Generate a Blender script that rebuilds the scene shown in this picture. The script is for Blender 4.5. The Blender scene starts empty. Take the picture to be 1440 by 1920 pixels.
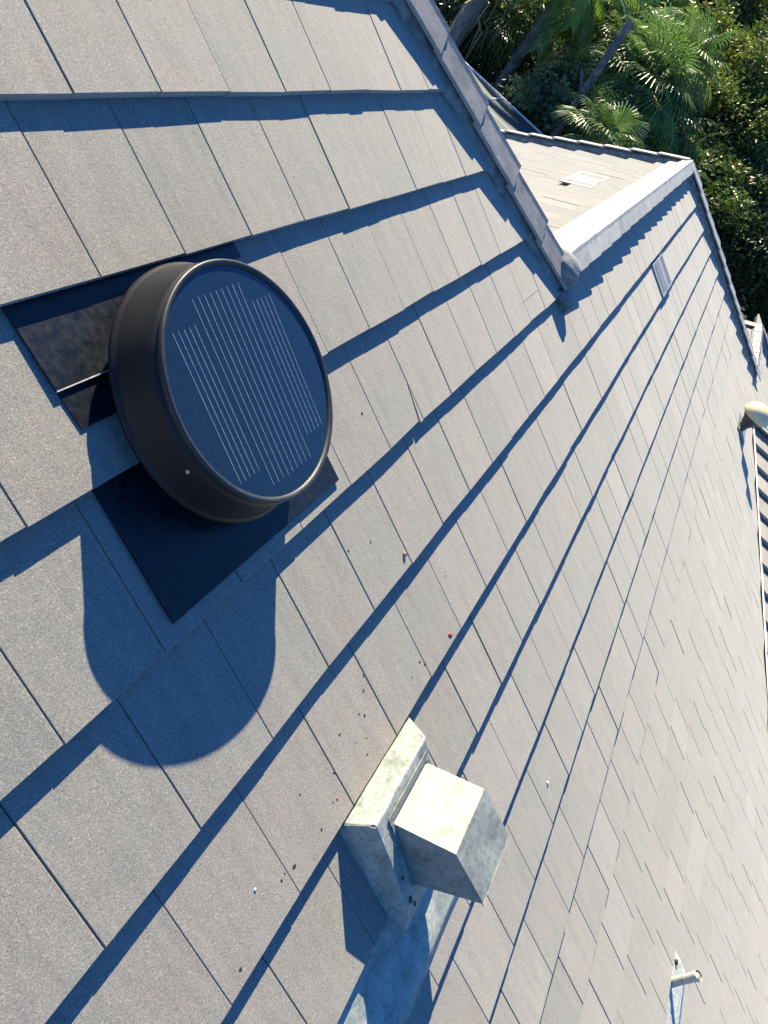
import bpy, bmesh, math, random
from mathutils import Vector, Matrix, Euler, noise

random.seed(11)
scene = bpy.context.scene
COL = scene.collection

# ------------------------------------------------------------------ frame of the main roof slope
U = 0.27                                   # one tile cover width in metres
TH = math.radians(31.0)                    # roof pitch
CT, ST = math.cos(TH), math.sin(TH)

def P(u, v, n=0.0):
    """roof coordinates (along the courses, down the slope, out of the slope) -> world"""
    return Vector((u, -v * CT - n * ST, -v * ST + n * CT)) * U

# ------------------------------------------------------------------ camera
cam_data = bpy.data.cameras.new("camera")
cam = bpy.data.objects.new("camera", cam_data)
COL.objects.link(cam)
cam_data.sensor_fit = 'VERTICAL'
cam_data.sensor_height = 24.0
cam_data.lens = 24.0 * 1411.0 / 1920.0
cam_data.clip_start = 0.05
cam_data.clip_end = 3000.0
right = Vector((0.42676548, -0.72908418, 0.53507708))
upv = Vector((0.44606484, 0.68438338, 0.57675432))
back = Vector((-0.78670031, -0.00745976, 0.61729003))
rot = Matrix((right, upv, back)).transposed()
cam.matrix_world = Matrix.Translation((-1.26778, -1.03516, 0.79719)) @ rot.to_4x4()
scene.camera = cam

# ------------------------------------------------------------------ sky, sun, exposure
SUN_DIR = (Vector((1.9, 2.48 * CT - ST, 2.48 * ST + CT))).normalized()    # towards the sun
elev = math.asin(SUN_DIR.z)
azim = math.atan2(SUN_DIR.x, SUN_DIR.y)          # clockwise from +Y
world = bpy.data.worlds.new("World")
scene.world = world
world.use_nodes = True
wn = world.node_tree
for nd in list(wn.nodes):
    wn.nodes.remove(nd)
w_out = wn.nodes.new('ShaderNodeOutputWorld')
w_bg = wn.nodes.new('ShaderNodeBackground')
w_sky = wn.nodes.new('ShaderNodeTexSky')
w_sky.sky_type = 'NISHITA'
w_sky.sun_disc = False
w_sky.sun_elevation = elev
w_sky.sun_rotation = azim
w_sky.altitude = 0.0
w_sky.air_density = 1.0
w_sky.dust_density = 0.0
w_sky.ozone_density = 6.0
w_tint = wn.nodes.new('ShaderNodeMix')
w_tint.data_type = 'RGBA'
w_tint.blend_type = 'MULTIPLY'
w_tint.inputs[0].default_value = 1.0
w_tint.inputs[7].default_value = (0.44, 0.97, 1.50, 1)
wn.links.new(w_sky.outputs[0], w_tint.inputs[6])
wn.links.new(w_tint.outputs[2], w_bg.inputs[0])
wn.links.new(w_bg.outputs[0], w_out.inputs[0])
w_bg.inputs[1].default_value = 0.05

sun_data = bpy.data.lights.new("sun", 'SUN')
sun_data.energy = 4.5
sun_data.angle = math.radians(0.5)
sun_data.color = (1.0, 0.885, 0.62)
sun = bpy.data.objects.new("sun", sun_data)
COL.objects.link(sun)
sun.rotation_euler = (-SUN_DIR).to_track_quat('-Z', 'Y').to_euler()
sun.location = (0, 0, 30)

scene.view_settings.view_transform = 'Standard'
scene.view_settings.look = 'None'
scene.view_settings.exposure = 1.70
scene.view_settings.gamma = 1.0
scene.view_settings.use_curve_mapping = False

# ------------------------------------------------------------------ materials
def new_mat(name):
    m = bpy.data.materials.new(name)
    m.use_nodes = True
    nt = m.node_tree
    b = nt.nodes['Principled BSDF']
    return m, nt, b

def N(nt, kind, **kw):
    n = nt.nodes.new(kind)
    for k, v in kw.items():
        if k in n.inputs.keys():
            n.inputs[k].default_value = v
        else:
            setattr(n, k, v)
    return n

def ramp(nt, pts, interp='LINEAR'):
    r = nt.nodes.new('ShaderNodeValToRGB')
    r.color_ramp.interpolation = interp
    e = r.color_ramp.elements
    e[0].position, e[0].color = pts[0][0], (*pts[0][1], 1)
    e[1].position, e[1].color = pts[-1][0], (*pts[-1][1], 1)
    for p, c in pts[1:-1]:
        x = e.new(p)
        x.color = (*c, 1)
    return r

def mixc(nt, a, b, fac, mode='MIX'):
    m = nt.nodes.new('ShaderNodeMix')
    m.data_type = 'RGBA'
    m.blend_type = mode
    def put(i, s):
        if isinstance(s, (tuple, list)):
            m.inputs[i].default_value = (*s, 1) if len(s) == 3 else s
        elif isinstance(s, (int, float)):
            m.inputs[i].default_value = (s, s, s, 1)
        else:
            nt.links.new(s, m.inputs[i])
    put(6, a)
    put(7, b)
    if isinstance(fac, (int, float)):
        m.inputs[0].default_value = fac
    else:
        nt.links.new(fac, m.inputs[0])
    return m.outputs[2]

def mathn(nt, op, a, b=0.0):
    m = nt.nodes.new('ShaderNodeMath')
    m.operation = op
    for i, s in enumerate((a, b)):
        if isinstance(s, (int, float)):
            m.inputs[i].default_value = s
        else:
            nt.links.new(s, m.inputs[i])
    return m.outputs[0]

def bump(nt, b, h, strength, dist, prev=None):
    bp = nt.nodes.new('ShaderNodeBump')
    bp.inputs['Strength'].default_value = strength
    bp.inputs['Distance'].default_value = dist
    nt.links.new(h, bp.inputs['Height'])
    if prev is not None:
        nt.links.new(prev, bp.inputs['Normal'])
    nt.links.new(bp.outputs[0], b.inputs['Normal'])
    return bp.outputs[0]

def tile_material(name, base, warm, pale, dark):
    """sandy concrete tile: per-tile tint attribute, streaks down the slope (uv v axis), fine grit"""
    m, nt, b = new_mat(name)
    uv = N(nt, 'ShaderNodeUVMap')
    uv.uv_map = 'UVMap'
    att = N(nt, 'ShaderNodeAttribute')
    att.attribute_name = 'tint'
    obj = N(nt, 'ShaderNodeNewGeometry')
    # per tile tone
    tone = ramp(nt, [(0.0, dark), (0.2, base), (0.5, base), (0.8, warm), (1.0, pale)])
    nt.links.new(att.outputs['Fac'], tone.inputs[0])
    # broad streaks down the slope
    mp = N(nt, 'ShaderNodeMapping')
    mp.inputs['Scale'].default_value = (5.0, 0.7, 1.0)
    nt.links.new(uv.outputs[0], mp.inputs[0])
    st = N(nt, 'ShaderNodeTexNoise', Scale=1.6, Detail=6.0, Roughness=0.62)
    nt.links.new(mp.outputs[0], st.inputs['Vector'])
    sr = ramp(nt, [(0.3, (0.84, 0.84, 0.845)), (0.5, (1, 1, 1)), (0.72, (1.12, 1.10, 1.07))])
    nt.links.new(st.outputs[0], sr.inputs[0])
    c1 = mixc(nt, tone.outputs[0], sr.outputs[0], 0.8, 'MULTIPLY')
    # cloudy patches, pinkish and greenish grey
    cl = N(nt, 'ShaderNodeTexNoise', Scale=1.3, Detail=5.0, Roughness=0.6)
    nt.links.new(uv.outputs[0], cl.inputs['Vector'])
    cr = ramp(nt, [(0.3, (0.965, 0.99, 0.975)), (0.5, (1, 1, 0.99)), (0.70, (1.09, 1.0, 0.97))])
    nt.links.new(cl.outputs[0], cr.inputs[0])
    c2 = mixc(nt, c1, cr.outputs[0], 0.8, 'MULTIPLY')
    # sand grit
    g = N(nt, 'ShaderNodeTexNoise', Scale=120.0, Detail=3.0, Roughness=0.75)
    nt.links.new(obj.outputs['Position'], g.inputs['Vector'])
    g.inputs['Scale'].default_value = 260.0
    gr = ramp(nt, [(0.30, (0.42, 0.43, 0.45)), (0.45, (0.96, 0.96, 0.95)), (0.56, (1.08, 1.08, 1.07)), (0.68, (1.9, 1.85, 1.75))])
    nt.links.new(g.outputs[0], gr.inputs[0])
    c3 = mixc(nt, c2, gr.outputs[0], 0.85, 'MULTIPLY')
    # sparse grime specks and pale scuffs
    sp = N(nt, 'ShaderNodeTexVoronoi', Scale=26.0)
    sp.inputs['Randomness'].default_value = 1.0
    nt.links.new(obj.outputs['Position'], sp.inputs['Vector'])
    d1 = mathn(nt, 'LESS_THAN', sp.outputs['Distance'], 0.045)
    c4 = mixc(nt, c3, (0.035, 0.03, 0.027), mathn(nt, 'MULTIPLY', d1, 0.6))
    sc = N(nt, 'ShaderNodeTexNoise', Scale=9.0, Detail=8.0, Roughness=0.7)
    mp2 = N(nt, 'ShaderNodeMapping')
    mp2.inputs['Scale'].default_value = (2.5, 0.6, 1.0)
    mp2.inputs['Location'].default_value = (3.3, 8.1, 0)
    nt.links.new(uv.outputs[0], mp2.inputs[0])
    nt.links.new(mp2.outputs[0], sc.inputs['Vector'])
    scr = ramp(nt, [(0.66, (0, 0, 0)), (0.76, (1, 1, 1))])
    nt.links.new(sc.outputs[0], scr.inputs[0])
    c5 = mixc(nt, c4, pale, mathn(nt, 'MULTIPLY', scr.outputs[0], 0.6))
    nt.links.new(c5, b.inputs['Base Color'])
    b.inputs['Roughness'].default_value = 0.9
    b.inputs['Specular IOR Level'].default_value = 0.2
    b.inputs['Sheen Weight'].default_value = 0.35
    b.inputs['Sheen Roughness'].default_value = 0.4
    g2 = N(nt, 'ShaderNodeTexNoise', Scale=420.0, Detail=2.0, Roughness=0.6)
    nt.links.new(obj.outputs['Position'], g2.inputs['Vector'])
    n1 = bump(nt, b, g2.outputs[0], 0.55, 0.0016)
    wv = N(nt, 'ShaderNodeTexNoise', Scale=14.0, Detail=3.0)
    nt.links.new(obj.outputs['Position'], wv.inputs['Vector'])
    bump(nt, b, wv.outputs[0], 0.35, 0.004, n1)
    return m

M_TILE = tile_material('roof_tile', (0.214, 0.207, 0.196), (0.228, 0.213, 0.201), (0.252, 0.243, 0.230), (0.194, 0.189, 0.181))

def cement_material(name, base, dark, spot, scale=10.0, rough=0.85, bumpd=0.004):
    m, nt, b = new_mat(name)
    g = N(nt, 'ShaderNodeNewGeometry')
    n1 = N(nt, 'ShaderNodeTexNoise', Scale=scale, Detail=7.0, Roughness=0.65)
    nt.links.new(g.outputs['Position'], n1.inputs['Vector'])
    r = ramp(nt, [(0.32, dark), (0.5, base), (0.68, spot)])
    nt.links.new(n1.outputs[0], r.inputs[0])
    n2 = N(nt, 'ShaderNodeTexNoise', Scale=scale * 22, Detail=3.0, Roughness=0.7)
    nt.links.new(g.outputs['Position'], n2.inputs['Vector'])
    r2 = ramp(nt, [(0.3, (0.7, 0.7, 0.7)), (0.55, (1, 1, 1)), (0.75, (1.15, 1.15, 1.15))])
    nt.links.new(n2.outputs[0], r2.inputs[0])
    nt.links.new(mixc(nt, r.outputs[0], r2.outputs[0], 0.7, 'MULTIPLY'), b.inputs['Base Color'])
    b.inputs['Roughness'].default_value = rough
    b.inputs['Specular IOR Level'].default_value = 0.3
    k = bump(nt, b, n1.outputs[0], 0.5, bumpd * 2)
    bump(nt, b, n2.outputs[0], 0.4, bumpd * 0.4, k)
    return m

M_CAP = cement_material('ridge_tile_brown', (0.275, 0.26, 0.245), (0.20, 0.195, 0.185), (0.35, 0.33, 0.31), 9.0)
M_CAPPALE = cement_material('ridge_tile_pale', (0.385, 0.385, 0.37), (0.28, 0.29, 0.285), (0.45, 0.445, 0.43), 6.0)
M_MORTAR = cement_material('mortar', (0.20, 0.215, 0.21), (0.12, 0.13, 0.13), (0.33, 0.34, 0.32), 14.0, bumpd=0.008)
M_DECK = cement_material('underlay', (0.02, 0.02, 0.02), (0.015, 0.015, 0.015), (0.03, 0.03, 0.03), 6.0)
M_WALL = cement_material('stucco', (0.45, 0.41, 0.34), (0.4, 0.36, 0.3), (0.5, 0.46, 0.38), 3.0)
M_FASCIA = cement_material('painted_fascia', (0.6, 0.58, 0.53), (0.5, 0.48, 0.44), (0.65, 0.63, 0.58), 3.0, 0.6, 0.001)

def painted_metal(name='weathered_painted_metal', k=1.05):
    m, nt, b = new_mat(name)
    sc = lambda c: tuple(x * k for x in c)
    g = N(nt, 'ShaderNodeNewGeometry')
    n1 = N(nt, 'ShaderNodeTexNoise', Scale=13.0, Detail=8.0, Roughness=0.68)
    nt.links.new(g.outputs['Position'], n1.inputs['Vector'])
    r = ramp(nt, [(0.36, sc((0.125, 0.145, 0.14))), (0.48, sc((0.183, 0.203, 0.195))), (0.62, sc((0.240, 0.255, 0.242)))])
    nt.links.new(n1.outputs[0], r.inputs[0])
    n2 = N(nt, 'ShaderNodeTexNoise', Scale=70.0, Detail=6.0, Roughness=0.75)
    nt.links.new(g.outputs['Position'], n2.inputs['Vector'])
    r2 = ramp(nt, [(0.36, (0.55, 0.60, 0.62)), (0.5, (1, 1, 1)), (0.7, (1.18, 1.17, 1.1))])
    nt.links.new(n2.outputs[0], r2.inputs[0])
    c = mixc(nt, r.outputs[0], r2.outputs[0], 0.85, 'MULTIPLY')
    n3 = N(nt, 'ShaderNodeTexNoise', Scale=23.0, Detail=3.0, Roughness=0.5)
    nt.links.new(g.outputs['Position'], n3.inputs['Vector'])
    r3 = ramp(nt, [(0.70, (0, 0, 0)), (0.76, (1, 1, 1))])
    nt.links.new(n3.outputs[0], r3.inputs[0])
    c = mixc(nt, c, (0.24, 0.155, 0.07), mathn(nt, 'MULTIPLY', r3.outputs[0], 0.55))
    nt.links.new(c, b.inputs['Base Color'])
    b.inputs['Roughness'].default_value = 0.55
    b.inputs['Specular IOR Level'].default_value = 0.4
    k = bump(nt, b, n1.outputs[0], 0.3, 0.003)
    bump(nt, b, n2.outputs[0], 0.35, 0.0012, k)
    return m
M_PAINT = painted_metal()
M_PAINT2 = painted_metal('weathered_pale_paint', 1.45)

def simple(name, col, rough=0.5, metal=0.0, nscale=20.0, var=0.25, coat=0.0, bumpd=0.0, spec=0.5):
    m, nt, b = new_mat(name)
    g = N(nt, 'ShaderNodeNewGeometry')
    n1 = N(nt, 'ShaderNodeTexNoise', Scale=nscale, Detail=5.0, Roughness=0.6)
    nt.links.new(g.outputs['Position'], n1.inputs['Vector'])
    lo = tuple(x * (1 - var) for x in col)
    hi = tuple(min(1.0, x * (1 + var)) for x in col)
    r = ramp(nt, [(0.35, lo), (0.65, hi)])
    nt.links.new(n1.outputs[0], r.inputs[0])
    nt.links.new(r.outputs[0], b.inputs['Base Color'])
    rr = ramp(nt, [(0.3, (max(0.02, rough - 0.08),) * 3), (0.7, (min(1, rough + 0.1),) * 3)])
    nt.links.new(n1.outputs[0], rr.inputs[0])
    nt.links.new(rr.outputs[0], b.inputs['Roughness'])
    b.inputs['Metallic'].default_value = metal
    b.inputs['Coat Weight'].default_value = coat
    b.inputs['Specular IOR Level'].default_value = spec
    if bumpd:
        bump(nt, b, n1.outputs[0], 0.5, bumpd)
    return m

M_BLACK = simple('black_plastic', (0.007, 0.008, 0.0115), 0.45, nscale=5, var=0.12, spec=0.26)
M_RIM = simple('black_rim', (0.012, 0.015, 0.022), 0.5, nscale=40, var=0.2)
M_SHEET = simple('black_flashing', (0.008, 0.011, 0.017), 0.34, metal=0.0, nscale=60, var=0.25, bumpd=0.0002, spec=0.32)
M_LEDGE = simple('worn_edge', (0.45, 0.45, 0.44), 0.4, nscale=60, var=0.3)
M_ZINC = simple('grey_vent_metal', (0.27, 0.285, 0.275), 0.45, metal=0.1, nscale=24, var=0.15)
M_DARKHOLE = simple('slot_dark', (0.01, 0.01, 0.011), 0.8)
M_CREAM = simple('cream_dome', (0.60, 0.53, 0.34), 0.45, nscale=8, var=0.12)
M_PVC = simple('pale_lead_pipe', (0.42, 0.43, 0.40), 0.6, nscale=60, var=0.35, bumpd=0.002)
M_WHITE = simple('white_frame', (0.75, 0.76, 0.76), 0.35, nscale=6, var=0.05)
M_BARK = cement_material('bark', (0.13, 0.125, 0.125), (0.06, 0.057, 0.057), (0.22, 0.21, 0.2), 6.0, 0.95, 0.02)
M_BARKPALE = cement_material('bark_pale', (0.22, 0.21, 0.195), (0.10, 0.095, 0.09), (0.30, 0.29, 0.27), 5.0, 0.95, 0.02)
M_STONE = simple('pebble', (0.25, 0.2, 0.14), 0.8, nscale=90, var=0.4)
M_WHITEBIT = simple('pale_chip', (0.6, 0.58, 0.52), 0.7, nscale=90, var=0.2)
M_REDLEAF = simple('red_petal', (0.5, 0.045, 0.04), 0.6, nscale=90, var=0.3)
M_DEADLEAF = simple('brown_leaf_bit', (0.05, 0.028, 0.018), 0.8, nscale=90, var=0.4)

def panel_material():
    m, nt, b = new_mat('solar_glass')
    tc = N(nt, 'ShaderNodeNewGeometry')
    n1 = N(nt, 'ShaderNodeTexNoise', Scale=260.0, Detail=4.0, Roughness=0.8)
    nt.links.new(tc.outputs['Position'], n1.inputs['Vector'])
    r = ramp(nt, [(0.60, (0.008, 0.02, 0.042)), (0.78, (0.10, 0.14, 0.19))])
    nt.links.new(n1.outputs[0], r.inputs[0])
    n2 = N(nt, 'ShaderNodeTexNoise', Scale=9.0, Detail=5.0, Roughness=0.6)
    nt.links.new(tc.outputs['Position'], n2.inputs['Vector'])
    r2 = ramp(nt, [(0.35, (0.08, 0.08, 0.08)), (0.65, (0.18, 0.18, 0.18))])
    nt.links.new(n2.outputs[0], r2.inputs[0])
    nt.links.new(r.outputs[0], b.inputs['Base Color'])
    nt.links.new(r2.outputs[0], b.inputs['Roughness'])
    b.inputs['Specular IOR Level'].default_value = 0.5
    b.inputs['Coat Weight'].default_value = 0.0
    b.inputs['Coat Roughness'].default_value = 0.06
    return m
M_PANEL = panel_material()
M_BUSBAR = simple('silver_busbar', (0.20, 0.29, 0.40), 0.5, metal=0.0, nscale=200, var=0.3)

def screen_material():
    m, nt, b = new_mat('insect_screen')
    out = nt.nodes['Material Output']
    tr = N(nt, 'ShaderNodeBsdfTransparent')
    tr.inputs[0].default_value = (0.75, 0.8, 0.8, 1)
    mx = N(nt, 'ShaderNodeMixShader')
    tc = N(nt, 'ShaderNodeNewGeometry')
    n1 = N(nt, 'ShaderNodeTexNoise', Scale=1.1, Detail=5.0, Roughness=0.6)
    nt.links.new(tc.outputs['Position'], n1.inputs['Vector'])
    r = ramp(nt, [(0.35, (0.05, 0.07, 0.078)), (0.7, (0.09, 0.115, 0.118))])
    nt.links.new(n1.outputs[0], r.inputs[0])
    nt.links.new(r.outputs[0], b.inputs['Base Color'])
    b.inputs['Roughness'].default_value = 0.6
    mx.inputs[0].default_value = 0.82
    nt.links.new(tr.outputs[0], mx.inputs[1])
    nt.links.new(b.outputs[0], mx.inputs[2])
    nt.links.new(mx.outputs[0], out.inputs[0])
    return m
M_SCREEN = screen_material()

def leaf_material(name, c_dark, c_mid, c_hi, scale=1.2, rough=0.42, trans=0.35):
    m, nt, b = new_mat(name)
    out = nt.nodes['Material Output']
    g = N(nt, 'ShaderNodeNewGeometry')
    n1 = N(nt, 'ShaderNodeTexNoise', Scale=scale, Detail=4.0, Roughness=0.6)
    nt.links.new(g.outputs['Position'], n1.inputs['Vector'])
    oi = N(nt, 'ShaderNodeObjectInfo')
    a = mathn(nt, 'ADD', n1.outputs[0], mathn(nt, 'MULTIPLY', mathn(nt, 'SUBTRACT', oi.outputs['Random'], 0.5), 0.16))
    a2 = mathn(nt, 'ADD', a, mathn(nt, 'MULTIPLY', mathn(nt, 'SUBTRACT', g.outputs['Random Per Island'], 0.5), 0.30))
    r = ramp(nt, [(0.3, c_dark), (0.5, c_mid), (0.72, c_hi)])
    nt.links.new(a2, r.inputs[0])
    nt.links.new(r.outputs[0], b.inputs['Base Color'])
    b.inputs['Roughness'].default_value = rough
    b.inputs['Specular IOR Level'].default_value = 0.5
    tl = N(nt, 'ShaderNodeBsdfTranslucent')
    nt.links.new(mixc(nt, r.outputs[0], (1.0, 1.25, 0.45), 0.6, 'MULTIPLY'), tl.inputs[0])
    mx = N(nt, 'ShaderNodeMixShader')
    mx.inputs[0].default_value = trans
    nt.links.new(b.outputs[0], mx.inputs[1])
    nt.links.new(tl.outputs[0], mx.inputs[2])
    nt.links.new(mx.outputs[0], out.inputs[0])
    return m

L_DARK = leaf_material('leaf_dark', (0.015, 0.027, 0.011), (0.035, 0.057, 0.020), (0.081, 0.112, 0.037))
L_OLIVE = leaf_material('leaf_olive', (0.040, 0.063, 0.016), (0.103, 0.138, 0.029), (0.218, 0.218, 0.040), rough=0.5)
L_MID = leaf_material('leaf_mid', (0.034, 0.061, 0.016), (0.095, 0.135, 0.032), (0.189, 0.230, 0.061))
L_FAN = leaf_material('leaf_fan_palm', (0.043, 0.080, 0.026), (0.109, 0.181, 0.051), (0.217, 0.304, 0.109), rough=0.44, trans=0.3)
L_FROND = leaf_material('leaf_feather_palm', (0.065, 0.111, 0.018), (0.124, 0.202, 0.033), (0.234, 0.325, 0.058), rough=0.32)
L_GREY = leaf_material('leaf_grey', (0.075, 0.105, 0.053), (0.165, 0.210, 0.105), (0.330, 0.375, 0.210), rough=0.45)
L_YELLOW = leaf_material('leaf_yellow', (0.15, 0.15, 0.02), (0.3, 0.28, 0.04), (0.45, 0.40, 0.08))
L_DRY = leaf_material('leaf_dry', (0.08, 0.06, 0.035), (0.16, 0.12, 0.07), (0.28, 0.23, 0.15), trans=0.15)

# ------------------------------------------------------------------ object helpers
def thing(name, label, cat, loc=(0, 0, 0), group=None):
    o = bpy.data.objects.new(name, None)
    o.empty_display_size = 0.2
    COL.objects.link(o)
    o.location = loc
    o['label'] = label
    o['category'] = cat
    if group:
        o['group'] = group
    return o

def tag(o, label=None, cat=None, group=None, kind=None):
    if label:
        o['label'] = label
    if cat:
        o['category'] = cat
    if group:
        o['group'] = group
    if kind:
        o['kind'] = kind
    return o

def link_bm(name, bm, mats, parent=None, smooth=False, label=None):
    me = bpy.data.meshes.new(name)
    bm.normal_update()
    bm.to_mesh(me)
    bm.free()
    for m in (mats if isinstance(mats, (list, tuple)) else [mats]):
        me.materials.append(m)
    if smooth:
        for p in me.polygons:
            p.use_smooth = True
    o = bpy.data.objects.new(name, me)
    COL.objects.link(o)
    if parent is not None:
        o.parent = parent
        base = Vector(parent.location)
        pp = parent.parent
        while pp is not None:
            base += Vector(pp.location)
            pp = pp.parent
        me.transform(Matrix.Translation(-base))
    if label:
        o['label'] = label
    return o

def add_poly_prism(bm, pts, off, mat=0):
    """closed prism between the polygon pts and the same polygon moved by off"""
    a = [bm.verts.new(p) for p in pts]
    b = [bm.verts.new(Vector(p) + off) for p in pts]
    fs = [bm.faces.new(a), bm.faces.new(list(reversed(b)))]
    n = len(a)
    for i in range(n):
        j = (i + 1) % n
        fs.append(bm.faces.new((a[j], a[i], b[i], b[j])))
    for f in fs:
        f.material_index = mat
    return fs

def add_tube(bm, pts, radii, seg=10, cap=True, mat=0):
    rings = []
    prev = None
    for i, p in enumerate(pts):
        p = Vector(p)
        if i == 0:
            d = Vector(pts[1]) - p
        elif i == len(pts) - 1:
            d = p - Vector(pts[i - 1])
        else:
            d = Vector(pts[i + 1]) - Vector(pts[i - 1])
        d.normalize()
        ref = prev if prev is not None else (Vector((0, 0, 1)) if abs(d.z) < 0.9 else Vector((1, 0, 0)))
        x = (ref - d * ref.dot(d))
        if x.length < 1e-5:
            x = d.orthogonal()
        x.normalize()
        prev = x
        y = d.cross(x)
        r = radii[i] if isinstance(radii, (list, tuple)) else radii
        rings.append([bm.verts.new(p + (x * math.cos(2 * math.pi * k / seg) + y * math.sin(2 * math.pi * k / seg)) * r) for k in range(seg)])
    for a, b in zip(rings[:-1], rings[1:]):
        for k in range(seg):
            f = bm.faces.new((a[k], a[(k + 1) % seg], b[(k + 1) % seg], b[k]))
            f.material_index = mat
    if cap:
        f = bm.faces.new(list(reversed(rings[0])))
        f.material_index = mat
        f = bm.faces.new(rings[-1])
        f.material_index = mat

def add_lathe(bm, prof, origin, ax, ex, seg=96, mat=0, smooth=True):
    """prof: list of (radius, height); ax axis, ex a perpendicular unit vector"""
    ey = ax.cross(ex)
    rings = []
    for r, h in prof:
        if r < 1e-6:
            rings.append([bm.verts.new(origin + ax * h)])
        else:
            rings.append([bm.verts.new(origin + ax * h + (ex * math.cos(2 * math.pi * k / seg) + ey * math.sin(2 * math.pi * k / seg)) * r) for k in range(seg)])
    for a, b in zip(rings[:-1], rings[1:]):
        for k in range(seg):
            k2 = (k + 1) % seg
            if len(a) == 1 and len(b) == 1:
                continue
            if len(a) == 1:
                f = bm.faces.new((a[0], b[k2], b[k]))
            elif len(b) == 1:
                f = bm.faces.new((a[k], a[k2], b[0]))
            else:
                f = bm.faces.new((a[k], a[k2], b[k2], b[k]))
            f.material_index = mat
            f.smooth = smooth

class Frame:
    """roof slope: origin, along, down, out - all in tile units"""
    def __init__(self, o, a, d, n):
        self.o, self.a, self.d, self.n = Vector(o), Vector(a).normalized(), Vector(d).normalized(), Vector(n).normalized()
    def __call__(self, u, v, n=0.0):
        return (self.o + self.a * u + self.d * v + self.n * n) * U

MAIN = Frame((0, 0, 0), (1, 0, 0), (0, -CT, -ST), (0, -ST, CT))
T_TILE = 0.114

def tile_rows(bm, fr, rows, tint, uvl, thick=0.098, spec=None, gap=0.0085):
    """rows: (v_top, v_butt, u_start, u_end, offset, bisect planes). Every tile is its own slab."""
    for ri, (vt, vb, ua, ub, off, cuts) in enumerate(rows):
        geom_new = []
        slope = T_TILE / (vb - vt)
        head = 0.14
        j0 = math.floor(ua - off)
        j = j0
        while off + j < ub:
            u0, u1 = off + j, off + j + 1.0
            j += 1
            if u1 <= ua:
                continue
            rnd = random.Random(hash((ri, j, round(vb * 100), round(fr.o.z * 10))) & 0xffffff)
            g = gap * (0.65 + 0.8 * rnd.random())
            a0, a1 = u0 + g * 0.5, u1 - g * 0.5
            bv = vb + rnd.uniform(-0.008, 0.008)
            skew = rnd.uniform(-0.007, 0.007)
            dn = rnd.uniform(-0.005, 0.005)
            roll = rnd.uniform(-0.006, 0.006)
            tv = rnd.random()
            tn = (0.5 + (tv - 0.5) * 0.9)
            if rnd.random() < 0.03:
                tn = rnd.choice((0.0, 0.05, 0.95))
            def S(u, v, low=0.0):
                n = -slope * (vb - v) + dn + roll * (u - u0 - 0.5) - low
                return fr(u, v, n)
            polys = [[(a0, vt - head), (a1, vt - head), (a1, bv + skew), (a0, bv - skew)]]
            if spec and (ri, j - 1) in spec:
                polys = spec[(ri, j - 1)](a0, a1, vt - head, bv)
            ch = 0.0055
            for poly in polys:
                cu = sum(p[0] for p in poly) / len(poly)
                cv = sum(p[1] for p in poly) / len(poly)
                top, mid, bot = [], [], []
                for (pu, pv) in poly:
                    iu = pu + (ch if pu < cu else -ch)
                    iv = pv + (ch if pv < cv else -ch)
                    top.append(bm.verts.new(S(iu, iv)))
                    mid.append(bm.verts.new(S(pu, pv, ch * 0.9)))
                    bot.append(bm.verts.new(S(pu, pv, thick)))
                fs = [bm.faces.new(top), bm.faces.new(list(reversed(bot)))]
                n = len(poly)
                for i in range(n):
                    k = (i + 1) % n
                    fs.append(bm.faces.new((top[k], top[i], mid[i], mid[k])))
                    fs.append(bm.faces.new((mid[k], mid[i], bot[i], bot[k])))
                ou, ov = rnd.random() * 40, rnd.random() * 40
                for f in fs:
                    for lp in f.loops:
                        lp[uvl].uv = (lp.vert.co.dot(fr.a) / U * 0.9 + ou, lp.vert.co.dot(fr.d) / U * 0.9 + ov)
                    f[tint] = tn
                    geom_new.append(f)
        if cuts and geom_new:
            for (co, no) in cuts:
                vs, es = set(), set()
                for f in geom_new:
                    vs.update(f.verts)
                    es.update(f.edges)
                r = bmesh.ops.bisect_plane(bm, geom=list(vs) + list(es) + list(geom_new), plane_co=co, plane_no=no, clear_outer=True)
                geom_new = [x for x in r['geom'] if isinstance(x, bmesh.types.BMFace) and x.is_valid]

def tile_bm():
    bm = bmesh.new()
    tint = bm.faces.layers.float.new('tint')
    uvl = bm.loops.layers.uv.new('UVMap')
    return bm, tint, uvl

# ------------------------------------------------------------------ THE HOUSE
house = thing('house', 'large house under slate grey flat concrete roof tiles, its long slope filling the photo', 'house', (0, 0, -6.3))

E_C = 1.275
DV = [-.06, -.042, .006, .052, .06, .042, -.004, .011, -.005, -.007, -.052]
def V(k):
    return k * E_C + (DV[k] if 0 <= k < len(DV) else 0.0)
OFF = {0: .156, 1: .603, 2: .084, 3: .57, 4: .107, 5: .618, 6: .09, 7: .60, 8: .075, 9: .619, 10: .062}
def off(k):
    return OFF.get(k, (.09 if k % 2 == 0 else .60) + 0.02 * math.sin(k * 3.1))

V_R = 3.35                                 # ridge line of the wing
def u_h1(v): return 8.55 + .724 * v        # hip of the tall roof (apex line)
def u_h2(v): return 37.0 + .78 * (v - 5.43)
V_R2 = 16.55
U_R2 = u_h2(V_R2)
U_END2 = 56.0

def cut_line(fr, pa, pb, inside):
    """bisect plane through the line pa-pb of a slope, perpendicular to it; keeps the side of `inside`"""
    A, B, I = fr(*pa), fr(*pb), fr(*inside)
    no = (B - A).cross(fr.n).normalized()
    if (I - A).dot(no) > 0:
        no = -no
    return (A, no)

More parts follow.
